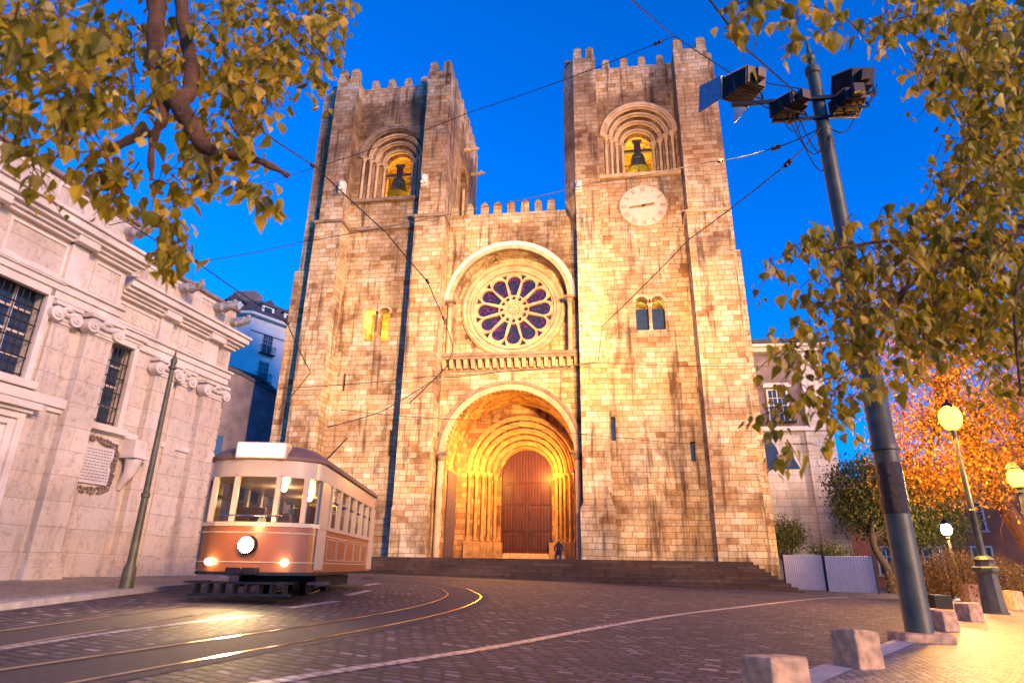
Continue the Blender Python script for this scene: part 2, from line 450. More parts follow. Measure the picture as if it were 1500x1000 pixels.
def thing(name, label, cat, loc=(0, 0, 0), group=None, rz=0):
    o = bpy.data.objects.new(name, None); COL.objects.link(o)
    o.empty_display_size = .3
    o.location = loc; o.rotation_euler = (0, 0, rz)
    o['label'] = label; o['category'] = cat
    if group: o['group'] = group
    return o
def tag(o, label, cat, group=None):
    o['label'] = label; o['category'] = cat
    if group: o['group'] = group
    return o
def children(o): return [c for c in bpy.data.objects if c.parent == o]
def copy_tree(o, parent=None):
    c = o.copy(); COL.objects.link(c)
    if parent is not None: c.parent = parent
    for ch in children(o): copy_tree(ch, c)
    return c
def lamp(name, typ, loc, energy, col, parent=None, aim=None, **kw):
    l = bpy.data.lights.new(name, typ); l.energy = energy; l.color = col
    for k, v in kw.items(): setattr(l, k, v)
    o = bpy.data.objects.new(name, l); COL.objects.link(o); o.location = loc
    if aim is not None: o.rotation_euler = (Vector(aim)-Vector(loc)).to_track_quat('-Z', 'Y').to_euler()
    if parent is not None:
        o.parent = parent
        if parent.type == 'EMPTY': o.matrix_parent_inverse = parent.matrix_basis.inverted()
    return o
def spline(P, n=6):
    P = [Vector(p) for p in P]; out = []
    for i in range(len(P)-1):
        p0 = P[max(i-1, 0)]; p1 = P[i]; p2 = P[i+1]; p3 = P[min(i+2, len(P)-1)]
        for k in range(n):
            t = k/n
            out.append(.5*((2*p1)+(p2-p0)*t+(2*p0-5*p1+4*p2-p3)*t*t+(3*p1-p0-3*p2+p3)*t**3))
    out.append(P[-1]); return out

# ================================================================== GROUND
PZ = 1.46                                     # church platform height
mb = MB()
ext = 500
v = [(-ext, -ext), (ext, -ext), (ext, ext), (-ext, ext)]
mb._add([(x, y, gz(x, y)) for x, y in v], [(0, 1, 2, 3)])
g = mb.build('ground', 'setts'); g['kind'] = 'structure'

def ribbon(name, pts, w_, h, mat, dz=0.0, smoothn=6):
    """strip following the ground"""
    P = spline([Vector((p[0], p[1], 0)) for p in pts], smoothn)
    mb = MB(); L = []; Rr = []
    for i, p in enumerate(P):
        d = (P[min(i+1, len(P)-1)]-P[max(i-1, 0)]).normalized(); n = Vector((-d.y, d.x, 0))
        a = p+n*w_/2; b = p-n*w_/2
        L.append((a.x, a.y, gz(a.x, a.y)+h)); Rr.append((b.x, b.y, gz(b.x, b.y)+h))
    n = len(P)
    mb._add(L+Rr, [(i, i+1, n+i+1, n+i) for i in range(n-1)])
    return mb.build(name, mat, kind='structure')
T1 = [(-.6, -36.5), (-.95, -32.5), (-1.15, -30.4), (-1.40, -28), (-1.68, -25.5), (-2.0, -23.3), (-2.6, -20.6), (-3.6, -17.9), (-5.2, -15.0), (-8, -12.0), (-12, -9.6), (-18, -8)]
T2 = [(.2, -36.5), (.62, -33.4), (1.02, -30.9), (1.5, -28), (1.78, -25.6), (1.86, -23.6), (1.8, -21.6), (1.5, -19.2), (.95, -17.2), (.2, -15.2), (-1.4, -12.9), (-4, -10.8), (-8, -9.0), (-16, -7.4)]
def offset(pts, o):
    P = [Vector((p[0], p[1], 0)) for p in pts]; out = []
    for i, p in enumerate(P):
        d = (P[min(i+1, len(P)-1)]-P[max(i-1, 0)]).normalized(); out.append(p+Vector((-d.y, d.x, 0))*o)
    return out
for k, T in enumerate((T1, T2)):
    ribbon('track_bed', T, 1.35, .004, 'asphalt')
for T in (T1, T2):
    for o_ in (-.45, .45):
        r_ = ribbon('tram_rail', offset(T, o_), .055, .010, 'rail'); r_.name = 'tram_rail'
        r_ = ribbon('rail_groove', offset(T, o_+(.05 if o_ < 0 else -.05)), .035, .008, 'darkvoid')
# white sett lines
ribbon('road_marking', [tuple(onG(x, y)[:2]) for x, y in ((-60, 958), (0, 950), (150, 928), (300, 909), (383, 901))], .13, .005, 'setts_white')
for a, b in (((425, 890), (494, 880)), ((508, 872), (541, 864)), ((534, 857), (556, 854))):
    ribbon('road_marking', [tuple(onG(*a)[:2]), tuple(((onG(*a)+onG(*b))/2)[:2]), tuple(onG(*b)[:2])], .22, .005, 'setts_white')
ribbon('road_marking', [tuple(onG(x, y)[:2]) for x, y in ((330, 1010), (480, 985), (640, 961), (750, 943), (900, 915), (1000, 899), (1100, 887), (1190, 877), (1240, 874))], .16, .006, 'setts_white')
ribbon('road_marking', [tuple(onG(x, y)[:2]) for x, y in ((500, 840), (620, 845), (760, 851))], .10, .006, 'setts_white')

# right pavement with kerb
KERB = [(4.2, -36.5), (5.6, -32.6), (7.0, -30.1), (9.55, -26.0), (12.0, -21.6), (14.6, -15.8), (17.5, -10.0), (21.0, -5.0), (27, -1.5), (40, 3)]
kp = spline([Vector((a, b, 0)) for a, b in KERB], 6)
def hz(p, h): return (p[0], p[1], gz(p[0], p[1])+h)
mb = MB(); inn = offset([(p.x, p.y) for p in kp], -.30); n = len(kp)
top = [hz(p, .07) for p in kp]+[hz(p, .07) for p in inn]+[hz(p, -.02) for p in kp]
mb._add(top, [(i, i+1, n+i+1, n+i) for i in range(n-1)]+[(i, 2*n+i, 2*n+i+1, i+1) for i in range(n-1)])
mb.build('kerb', 'kerb', kind='structure')
mb = MB()
far = [(60, p.y+(p.y+30)*.3) for p in inn]
mb._add([hz(p, .066) for p in inn]+[hz(p, .066) for p in far], [(i, i+1, n+i+1, n+i) for i in range(n-1)])
mb.build('pavement', 'mosaic', kind='structure')
# left pavement
KL = [(-1.9, -37), (-2.9, -31), (-3.6, -28.2), (-4.6, -24.2), (-5.4, -20.5), (-6.6, -17.2), (-9.0, -14.4), (-13, -12.4), (-22, -11)]
kp = spline([Vector((a, b, 0)) for a, b in KL], 6); n = len(kp)
inn = offset([(p.x, p.y) for p in kp], .28)
mb = MB()
mb._add([hz(p, .10) for p in kp]+[hz(p, .10) for p in inn]+[hz(p, -.02) for p in kp], [(i, i+1, n+i+1, n+i) for i in range(n-1)]+[(i, 2*n+i, 2*n+i+1, i+1) for i in range(n-1)])
mb.build('kerb', 'kerb', kind='structure')
far = [(-40, p.y) for p in inn]
mb = MB(); mb._add([hz(p, .096) for p in inn]+[hz(p, .096) for p in far], [(i, i+1, n+i+1, n+i) for i in range(n-1)])
mb.build('pavement', 'mosaic', kind='structure')

# ================================================================== CATHEDRAL
cath = thing('cathedral', 'floodlit pale stone cathedral with two crenellated towers and a rose window', 'cathedral', (-.35, 0, PZ))
TOP = 37.2
def sil(name, mb, mat='stone', parent=cath, **kw): return mb.build(name, mat, parent, **kw)

def merlon_mesh(w_, d, h):
    m_ = MB(); m_.box(-w_/2, w_/2, -d/2, d/2, 0, h*.72)
    m_._add([(-w_/2, -d/2, h*.72), (w_/2, -d/2, h*.72), (w_/2, d/2, h*.72), (-w_/2, d/2, h*.72), (0, 0, h)], [(0, 1, 4), (1, 2, 4), (2, 3, 4), (3, 0, 4)])
    return m_
def merlon(x, y, z, w_, d, h, parent):
    m_ = MB(); j = random.uniform(.92, 1.08); s_ = random.uniform(-.03, .03)
    w2 = w_*j; h1 = h*.70*random.uniform(.95, 1.05)
    m_.hexa([(x-w2/2, y-d/2, z-.02), (x+w2/2, y-d/2, z-.02), (x+w2/2, y+d/2, z-.02), (x-w2/2, y+d/2, z-.02),
             (x-w2*.44+s_, y-d*.44, z+h1), (x+w2*.44+s_, y-d*.44, z+h1), (x+w2*.44+s_, y+d*.44, z+h1), (x-w2*.44+s_, y+d*.44, z+h1)])
    a = w2*.47
    m_._add([(x-a+s_, y-d*.47, z+h1+.002), (x+a+s_, y-d*.47, z+h1+.002), (x+a+s_, y+d*.47, z+h1+.002), (x-a+s_, y+d*.47, z+h1+.002), (x+s_, y, z+h)], [(0, 3, 2, 1), (0, 1, 4), (1, 2, 4), (2, 3, 4), (3, 0, 4)])
    return m_.build('merlon', 'stone', parent)

# ---- towers: core + buttresses, belfry arches cut
def tower(side, X0, X1, bl, br, belx, belz, sillz, strip, clock=False):
    """X0..X1 outer extents; bl, br = (x0,x1) of the two front buttresses"""
    core = MB().box(X0+.02, X1-.02, 1.4, 11, 0, TOP-.9)
    cuts = []
    # bell chamber and opening
    rO = [2.55, 2.15, 1.75, 1.3]; yy = [1.4, 1.75, 2.15, 2.55, 3.2]
    rop = 1.08
    for i, r in enumerate(rO):
        cuts.append(MB().archpoly(belx, sillz, belz, r-.0013*i, yy[i]-.5 if i == 0 else yy[i]-.013, yy[i+1] if i < 3 else yy[4]))
    cuts.append(MB().archpoly(belx, sillz+.004, belz+.01, rop, 2.9, 4.2))
    cuts.append(MB().box(belx-2.5, belx+2.5, 3.6, 8.2, sillz-.3, belz+2.2))
    # side openings of belfry
    s = 1 if side == 'L' else -1
    xs = X1 if side == 'L' else X0
    Tm = Matrix(((0, 1, 0, xs), (-1, 0, 0, 0), (0, 0, 1, 0), (0, 0, 0, 1))) if side == 'L' else Matrix(((0, -1, 0, xs), (1, 0, 0, 0), (0, 0, 1, 0), (0, 0, 0, 1)))
    # local y axis = outward; centre at Y=5.9
    lx = -5.9 if side == 'L' else 5.9
    cuts.append(MB().archpoly(lx, sillz+.3, belz+.2, 1.15, -.55, .5, T=Tm))
    cuts.append(MB().archpoly(lx, sillz+.35, belz+.21, .75, -2.2, -.5, T=Tm))
    # double window niche
    tw = (-9.75, 15.5, 17.5) if side == 'L' else (8.93, 15.6, 17.55)
    for dx in (-.52, .52):
        cuts.append(MB().archpoly(tw[0]+dx, tw[1], tw[2]-.0, .42, 1.2, 2.55, seg=12))
    cuts.append(MB().box(tw[0]-1.2, tw[0]+1.2, 2.3, 4.6, tw[1]-.25, tw[2]+.9))
    # slits
    sl = [(-11.64, 11.95, 13.2), (-8.08, 7.6, 9.25)] if side == 'L' else [(6.22, 8.4, 9.9), (10.9, 7.1, 8.3)]
    for x, a, b in sl: cuts.append(MB().box(x-.10 if side == 'L' else x-.14, x+.10 if side == 'L' else x+.14, 1.2, 1.9, a, b))
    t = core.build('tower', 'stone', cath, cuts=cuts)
    for x, a, b in sl:
        MB().box(x-.16, x+.16, 1.86, 1.93, a-.1, b+.1).build('slit_window', 'darkvoid' if side == 'L' else 'glassdark', t)
    # buttresses with a battered plinth and a set-off
    for (a, b, nm) in ((bl[0], bl[1], 0), (br[0], br[1], 1)):
        m_ = MB().box(a, b, 0, 1.38, .3, TOP)
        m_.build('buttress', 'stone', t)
        m_ = MB(); e = .17
        m_.hexa([(a-e, -e, .2), (b+e, -e, .2), (b+e, 1.36, .2), (a-e, 1.36, .2), (a-e, -e, 4.25), (b+e, -e, 4.25), (b+e, 1.36, 4.25), (a-e, 1.36, 4.25)])
        m_.hexa([(a-e, -e, 4.25), (b+e, -e, 4.25), (b+e, 1.36, 4.25), (a-e, 1.36, 4.25), (a-.004, -.004, 4.55), (b+.004, -.004, 4.55), (b+.004, 1.36, 4.55), (a-.004, 1.36, 4.55)])
        m_.build('buttress_plinth', 'stone', t)
        # lower stage proud of upper
        top1 = 24.1 if side == 'L' else (23.2 if nm else 0)
        if top1:
            e = .14
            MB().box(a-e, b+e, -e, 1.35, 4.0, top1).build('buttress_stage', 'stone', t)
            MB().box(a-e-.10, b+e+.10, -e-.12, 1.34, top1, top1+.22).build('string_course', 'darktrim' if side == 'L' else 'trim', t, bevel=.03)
    # side buttress strip
    a, b = strip
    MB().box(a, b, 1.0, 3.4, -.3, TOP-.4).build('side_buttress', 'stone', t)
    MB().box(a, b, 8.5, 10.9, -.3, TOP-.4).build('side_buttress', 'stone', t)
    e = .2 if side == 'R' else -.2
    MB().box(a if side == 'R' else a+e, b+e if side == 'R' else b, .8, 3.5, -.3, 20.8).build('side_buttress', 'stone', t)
    # string courses on the recess
    zc = 24.15 if side == 'L' else None
    if zc: MB().box(bl[1]+.16, br[0]-.16, 1.18, 1.39, zc, zc+.28).build('string_course', 'darktrim', t, bevel=.03)
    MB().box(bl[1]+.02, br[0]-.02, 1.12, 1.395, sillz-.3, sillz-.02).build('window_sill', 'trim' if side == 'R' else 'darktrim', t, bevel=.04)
    # corbel line under the sill
    # archivolt mouldings
    for i, r in enumerate(rO):
        y = yy[i]
        m_ = MB()
        m_.arch(belx, belz, r-.13, r+.02, y-.10, y+.07, None, 26)
        pts = [(belx+(r-.17)*math.cos(PI*k/26), y+.09, belz+(r-.17)*math.sin(PI*k/26)) for k in range(27)]
        m_.tube(pts, .075, 8)
        if i == 0:
            m_.arch(belx, belz, r+.02, r+.24, y-.14, y-.003, None, 26)
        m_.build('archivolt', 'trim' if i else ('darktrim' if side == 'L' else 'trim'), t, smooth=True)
        if i < 4:
            for sg in (-1, 1):
                cx = belx+sg*(r-.16); cy = y+.12
                c_ = MB().cyl((cx, cy, sillz+.15), (cx, cy, belz-.42), .115, .105, 12)
                c_.lathe([(.19, 0), (.19, .08), (.14, .12), (.17, .17), (.12, .22)], (cx, cy, sillz+.0), 12)
                co = c_.build('column', 'trim', t, smooth=True)
                k_ = MB().lathe([(.11, 0), (.15, .04), (.12, .08), (.16, .2), (.23, .34), (.23, .36)], (cx, cy, belz-.44), 12)
                k_.box(cx-.24, cx+.24, cy-.24, cy+.2, belz-.09, belz+.02)
                k_.build('capital', 'trim', co, smooth=True)
    # hood arch around the side opening
    m_ = MB(); m_.arch(lx, belz+.2, 1.15, 1.40, -.004, .1, None, 20, T=Tm); m_.build('archivolt', 'darktrim', t)
    for sg in (-1, 1):
        MB().cyl(Tm @ Vector((lx+sg*.95, -.25, sillz+.35)), Tm @ Vector((lx+sg*.95, -.25, belz+.2)), .13, .12, 10).build('column', 'trim', t, smooth=True)
    # twin window mid column
    m_ = MB().cyl((tw[0], 1.6, tw[1]+.1), (tw[0], 1.6, tw[2]-.4), .09, .085, 10)
    m_.lathe([(.16, 0), (.16, .1), (.09, .14)], (tw[0], 1.6, tw[1]), 10)
    m_.lathe([(.08, 0), (.13, .08), (.09, .12), (.2, .36), (.2, .42)], (tw[0], 1.6, tw[2]-.42), 10)
    m_.build('window_column', 'whitestone', t, smooth=True)
    for sg in (-1, 1):
        m_ = MB().arch(tw[0]+sg*.52, tw[2], .43, .60, 1.37, 1.396+.1, None, 14); m_.build('window_arch', 'trim', t)
    if side == 'R':
        MB().box(tw[0]-1.0, tw[0]+1.0, 2.15, 2.2, tw[1]-.1, tw[2]-.15).build('window_pane', 'glassdark', t)
    # parapet curtain + merlons
    zt = TOP-.9
    MB().box(bl[1]-.02, br[0]+.02, 1.395, 1.9, zt, zt+1.0).build('parapet', 'stone', t)
    MB().box(X1-.55 if side == 'L' else X0+.02, X1-.02 if side == 'L' else X0+.55, 1.4, 11, zt, zt+1.0).build('parapet', 'stone', t)
    MB().box(X0+.02 if side == 'L' else X1-.55, X0+.55 if side == 'L' else X1-.02, 1.4, 11, zt, zt+1.0).build('parapet', 'stone', t)
    inner = bl[1]; outer = br[0]; nm = 4
    for k in range(nm):
        x = inner+(outer-inner)*(k+.62)/(nm+.2)
        merlon(x, 1.65, zt+1.0, .58, .5, 1.15, t)
    for (a, b) in (bl, br):
        for x in (a+.36, b-.36): merlon(x, .36, TOP, .66, .66, 1.35, t)
        merlon((a if (a+b)/2 < belx else b)+(.36 if (a+b)/2 < belx else -.36), 1.15, TOP, .55, .5, 1.25, t)
    xin = (X1-.28) if side == 'L' else (X0+.28)
    xout = (X0+.28) if side == 'L' else (X1-.28)
    for k in range(8):
        y = 2.2+k*1.16
        merlon(xin, y, zt+1.0, .5, .58, 1.15, t)
    for k in range(4):
        merlon(xout, 2.2+k*2.2, zt+1.0, .5, .58, 1.15, t)
    merlon((a+b)/2 if False else (strip[0]+strip[1])/2, 1.4, TOP-.4, .5, .6, 1.2, t)
    return t, tw
tL, twL = tower('L', -14.3, -5.05, (-14.3, -12.6), (-6.9, -5.05), -9.62, 30.75, 26.85, (-15.8, -14.32))
tR, twR = tower('R', 4.3, 14.1, (4.3, 5.95), (11.7, 14.1), 8.93, 31.0, 27.55, (14.12, 14.7))

# white carved corbel heads where left belfry meets buttresses
for x, y, z in ((-12.75, -.1, 27.0), (-6.55, -.1, 27.1), (4.5, -.12, 25.7)):
    m_ = MB(); m_.box(x-.22, x+.22, y-.2, .1, z-.5, z+.45)
    m_.ball((x, y-.25, z+.1), .26, sc=(.8, 1, 1.2)); m_.ball((x-.1, y-.3, z-.25), .15); m_.ball((x+.12, y-.28, z-.2), .14)
    m_.build('carved_corbel', 'whitestone', tL if x < 0 else tR, smooth=True)
# angled stair turret on inner corner of right tower, above a carved corbel
m_ = MB()
m_.prism([(3.5, 1.1), (4.32, .02), (4.32, 2.6), (3.5, 2.6)], 25.3, TOP, 'Z')
m_.prism([(4.28, .9), (4.32, .03), (4.32, 2.0), (4.28, 2.0)], 23.4, 23.5, 'Z')
m_._add([(3.5, 1.1, 25.3), (4.32, .02, 25.3), (4.32, 2.6, 25.3), (3.5, 2.6, 25.3), (4.25, 1.0, 23.3), (4.33, .6, 23.3), (4.33, 2.0, 23.3), (4.25, 2.0, 23.3)],
        [(0, 1, 5, 4), (1, 2, 6, 5), (2, 3, 7, 6), (3, 0, 4, 7), (4, 5, 6, 7), (0, 3, 2, 1)])
m_.build('stair_turret', 'stone', tR)
merlon(3.85, 1.35, TOP, .5, .5, 1.25, tR); merlon(4.0, 2.3, TOP, .5, .5, 1.25, tR)
# gargoyles on left tower's inner side
for y in (5.6, 8.6):
    m_ = MB(); z = 33.9 if y < 7 else 33.6
    m_.tube([(-5.1, y, z), (-4.5, y, z+.02), (-4.1, y, z+.12), (-3.85, y, z+.1)], [.2, .17, .13, .07], 8); m_.box(-4.25, -4.1, y-.1, y+.1, z+.1, z+.32)
    m_.build('gargoyle', 'trim', tL, smooth=True)

# ---- nave wall
NX0, NX1 = -5.04, 4.29
NT = 25.35
pc, rc = -.38, -.5                      # portal / rose centre
cuts = [MB().archpoly(pc, -1, 7.8, 4.15, 1.5, 6.0, 40), MB().archpoly(rc, 14.35, 18.35, 4.02, 1.5, 3.45, 48)]
orders = [(3.85, 6.0, 6.4), (3.45, 6.4, 6.8), (3.05, 6.8, 7.2), (2.7, 7.2, 7.6), (2.35, 7.6, 7.95), (1.82, 7.95, 8.9)]
DCX = .1; DZS = 7.25
for i, (r, a, b) in enumerate(orders):
    cuts.append(MB().archpoly(DCX-.12*(1-i/5), PZ-3 if i == 99 else -1-.01*i, DZS, r, a-.011, b, 36))
cuts.append(MB().ring(-.4, 18.3, 0.0, 2.92, 3.2, 4.4) if False else MB().cyl((-.4, 3.2, 18.3), (-.4, 4.4, 18.3), 2.92, 2.92, 64))
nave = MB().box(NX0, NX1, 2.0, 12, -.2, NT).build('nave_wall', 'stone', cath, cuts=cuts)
MAT['porch'] = masonry('shaded_porch_stone', [(0, (.12, .045, .015)), (.35, (.24, .11, .035)), (.6, (.36, .19, .07)), (1, (.55, .36, .16))], stain=.95, old=False)  # browner wall stone, with porch shade darkened into its colour
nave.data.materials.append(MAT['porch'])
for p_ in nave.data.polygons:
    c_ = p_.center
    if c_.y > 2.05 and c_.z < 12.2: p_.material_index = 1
# nave merlons
mx_ = [-4.76, -3.63, -2.5, -1.55, -.52, .5, 1.49, 2.42]
for x in mx_: merlon(x, 2.35, NT-.01, .56, .5, 1.3, nave)
MB().box(NX0+.01, NX1-.9, 2.6, 3.4, NT-.02, NT+.1).build('walkway', 'stone', nave)

# portal arch rim, vault and jambs
m_ = MB(); m_.arch(pc, 7.8, 4.15, 4.52, 1.86, 2.3, None, 44); m_.build('archivolt', 'trim', nave, smooth=True)
m_ = MB(); m_.arch(pc, 7.8, 4.52, 4.72, 1.72, 1.998, None, 44); m_.build('hood_mould', 'darktrim', nave, smooth=True)
for sg in (-1, 1):
    x = pc+sg*4.36
    co = MB().cyl((x, 1.78, PZ), (x, 1.78, 7.3), .2, .18, 14).build('column', 'trim', nave, smooth=True)
    k_ = MB().lathe([(.18, 0), (.24, .05), (.2, .1), (.26, .25), (.36, .42)], (x, 1.78, 7.28), 14); k_.box(x-.42, x+.42, 1.4, 1.995, 7.68, 7.85)
    k_.build('capital', 'darktrim', co, smooth=True)
# inner portal orders
for i, (r, a, b) in enumerate(orders[:-1]):
    cx = DCX-.12*(1-i/5)
    m_ = MB(); m_.arch(cx, DZS, r-.14, r+.03, a-.06, a+.05, None, 36)
    m_.tube([(cx+(r-.15)*math.cos(PI*k/36), a+.1, DZS+(r-.15)*math.sin(PI*k/36)) for k in range(37)], .085, 8)
    m_.tube([(cx+(r-.36)*math.cos(PI*k/36), a+.34, DZS+(r-.36)*math.sin(PI*k/36)) for k in range(37)], .04, 6)
    m_.build('archivolt', 'portal', nave, smooth=True)
    for sg in (-1, 1):
        x = cx+sg*(r-.17); y = a+.13
        co = MB().cyl((x, y, 2.85), (x, y, DZS-.5), .12, .11, 12)
        co.lathe([(.19, 0), (.19, .09), (.13, .14), (.16, .2), (.12, .25)], (x, y, 2.66), 12)
        co = co.build('column', 'portal', nave, smooth=True)
        k_ = MB().lathe([(.11, 0), (.16, .05), (.12, .1), (.15, .22), (.24, .42), (.24, .45)], (x, y, DZS-.55), 12)
        k_.box(x-.24, x+.24, y-.22, y+.22, DZS-.11, DZS+.03)
        for q in range(6):
            aa = q*PI/3; k_.ball((x+.18*math.cos(aa), y+.18*math.sin(aa), DZS-.2), .07, seg=6, rings=4)
        k_.build('capital', 'portal', co, smooth=True)
    # stepped plinth
for sg in (-1, 1):
    m_ = MB()
    for i, (r, a, b) in enumerate(orders[:-1]):
        cx = DCX-.12*(1-i/5); r2 = orders[i+1][0]
        x0, x1 = cx+sg*(r+.0), cx+sg*(r2-.18)
        m_.box(x0, x1, a-.16+.004*i, a+.42, PZ, 2.62)
    m_.box(DCX+sg*3.98, DCX+sg*3.4, 5.6, 6.02, PZ, 2.60)
    m_.build('plinth', 'portal', nave, bevel=.02)
    # flush pale blocks on the porch side
# door
door = MB().archpoly(DCX, PZ+.45, DZS, 1.83, 8.25, 8.45, 36).build('door', 'wood', cath)
m_ = MB().box(DCX-1.8, DCX+1.8, 8.16, 8.26, 6.75, 6.93); m_.build('transom', 'wood', door)
m_ = MB().box(DCX-.05, DCX+.05, 8.18, 8.26, PZ+.45, 6.75); m_.build('meeting_stile', 'wood', door)
for sg in (-1, 1):
    m_ = MB()
    for z0, z1 in ((2.15, 3.2), (3.4, 5.0), (5.2, 6.6)):
        for a, b in ((.2, .9), (1.0, 1.68)):
            m_.box(DCX+sg*a, DCX+sg*b, 8.20, 8.27, z0, z1)
    m_.build('door_panel', 'wood', door, bevel=.025)
    MB().ring(DCX+sg*.28, 3.3, .08, .11, 8.1, 8.14, 16).build('handle', 'iron', door)
m_ = MB().box(DCX-1.85, DCX+1.85, 7.4, 8.5, PZ-.02, PZ+.15); m_.box(DCX-1.8, DCX+1.8, 7.75, 8.5, PZ+.15, PZ+.3); m_.box(DCX-1.8, DCX+1.8, 8.05, 8.5, PZ+.3, PZ+.46)
m_.build('threshold_step', 'granite', cath)
# tall dark side openings in the porch (iron gates)
for sg in (-1, 1):
    x = pc+sg*4.13
    m_ = MB().box(x-sg*.0, x+sg*-.06, 2.9, 5.4, PZ+.1, 6.9); po = m_.build('porch_gate', 'darkwood', cath)
# rose-level arch rim
m_ = MB(); m_.arch(rc, 18.35, 4.02, 4.30, 1.85, 2.25, None, 48); m_.build('archivolt', 'trim', nave, smooth=True)
m_ = MB(); m_.arch(rc, 18.35, 4.30, 4.62, 1.90, 1.998, None, 48); m_.build('hood_mould', 'whitestone', nave, smooth=True)
for sg in (-1, 1):
    x = rc+sg*4.16
    co = MB().cyl((x, 1.84, 14.4), (x, 1.84, 17.9), .16, .15, 12); co.lathe([(.24, 0), (.24, .12), (.17, .2)], (x, 1.84, 14.36), 12)
    co = co.build('column', 'trim', nave, smooth=True)
    k_ = MB().lathe([(.15, 0), (.2, .05), (.16, .1), (.28, .35)], (x, 1.84, 17.88), 12); k_.box(x-.42, x+.42, 1.45, 1.995, 18.22, 18.38)
    k_.build('capital', 'darktrim', co, smooth=True)
# sill cornice on corbels
m_ = MB().box(NX0+.02, NX1-.02, 1.30, 1.995, 13.95, 14.3); m_.box(NX0+.02, NX1-.02, 1.2, 1.99, 14.12, 14.34)
m_.build('cornice', 'darktrim', nave, bevel=.04)
for k in range(19):
    x = NX0+.25+k*.49
    MB().hexa([(x-.13, 1.62, 13.4), (x+.13, 1.62, 13.4), (x+.13, 2.01, 13.4), (x-.13, 2.01, 13.4), (x-.13, 1.32, 13.94), (x+.13, 1.32, 13.94), (x+.13, 2.01, 13.94), (x-.13, 2.01, 13.94)]).build('corbel', 'trim', nave, bevel=.02)
MB().box(NX0+.02, NX1-.02, 1.94, 1.998, 13.22, 13.36).build('moulding', 'darktrim', nave)
# rose window
RC = Vector((-.4, 0, 18.3))
m_ = MB()
for (ri, ro, y0, y1) in ((3.42, 3.72, 3.2, 3.46), (3.1, 3.36, 3.27, 3.47), (2.9, 3.06, 3.2, 3.6), (3.36, 3.43, 3.36, 3.465)): m_.ring(RC.x, RC.z, ri, ro, y0, y1, 64)
m_.tube([(RC.x+3.57*math.cos(2*PI*k/64), 3.2, RC.z+3.57*math.sin(2*PI*k/64)) for k in range(65)], .10, 8)
rose = m_.build('rose_window', 'trim', cath, smooth=True)
cuts = []
def petal(r0, r1, w0, w1, a):
    pts = []
    for k in range(13):
        t = -PI/2+PI*k/12; pts.append((r1-w1+w1*math.cos(t), w1*math.sin(t)))
    pts += [(r0, w0), (r0, -w0)]
    c, s_ = math.cos(a), math.sin(a)
    return [(RC.x+p[0]*c-p[1]*s_, RC.z+p[0]*s_+p[1]*c) for p in pts]
for k in range(12):
    a = PI/2+k*PI/6
    cuts.append(MB().prism(petal(1.10, 2.62, .19, .50, a), 3.3, 3.9))
    a2 = a+PI/12
    m2 = MB().cyl((RC.x+.88*math.cos(a), 3.3, RC.z+.88*math.sin(a)), (RC.x+.88*math.cos(a), 3.9, RC.z+.88*math.sin(a)), .15, .15, 12); cuts.append(m2)
    c, s_ = math.cos(a2), math.sin(a2)
    tri = [(2.78, .24), (2.78, -.24), (2.36, 0)]
    cuts.append(MB().prism([(RC.x+p[0]*c-p[1]*s_, RC.z+p[0]*s_+p[1]*c) for p in tri], 3.3, 3.9))
    cuts.append(MB().cyl((RC.x+.42*c, 3.3, RC.z+.42*s_), (RC.x+.42*c, 3.9, RC.z+.42*s_), .06, .06, 8))
tr = MB().cyl((RC.x, 3.44, RC.z), (RC.x, 3.66, RC.z), 2.915, 2.915, 64).build('tracery', 'trim', rose, cuts=cuts)
MB().cyl((RC.x, 3.70, RC.z), (RC.x, 3.76, RC.z), 2.90, 2.90, 64).build('stained_glass', 'roseglass', rose)
m_ = MB()
for k in range(12):
    a = PI/2+k*PI/6
    P2 = petal(1.08, 2.66, .21, .53, a); 
    m_.tube([(p[0], 3.45, p[1]) for p in P2+[P2[0]]], .035, 6)
    m_.ring(RC.x+.88*math.cos(a), RC.z+.88*math.sin(a), .15, .2, 3.40, 3.438, 14)
m_.ring(RC.x, RC.z, .58, .64, 3.38, 3.438, 36); m_.ring(RC.x, RC.z, .2, .28, 3.38, 3.438, 20)
m_.build('tracery_moulding', 'trim', rose, smooth=True)

# ---- clock
CK = Vector((8.93, 1.36, 24.85)); CR = 1.62
m_ = MB().cyl((CK.x, 1.30, CK.z), (CK.x, 1.398, CK.z), CR, CR+.03, 64)
m_.ring(CK.x, CK.z, CR*.66, CR*.68, 1.285, 1.302, 64); m_.ring(CK.x, CK.z, CR-.06, CR, 1.27, 1.302, 64)
ck = m_.build('clock', 'dial', tR)
rom = ['XII', 'I', 'II', 'III', 'IIII', 'V', 'VI', 'VII', 'VIII', 'IX', 'X', 'XI']
def stroke(m_, M_, x0, z0, x1, z1, t):
    d = Vector((x1-x0, 0, z1-z0)).normalized(); n = Vector((-d.z, 0, d.x))*t/2
    a = Vector((x0, 0, z0)); b = Vector((x1, 0, z1))
    m_.hexa([a-n, b-n, b-n+Vector((0, .014, 0)), a-n+Vector((0, .014, 0)), a+n, b+n, b+n+Vector((0, .014, 0)), a+n+Vector((0, .014, 0))], T=M_)
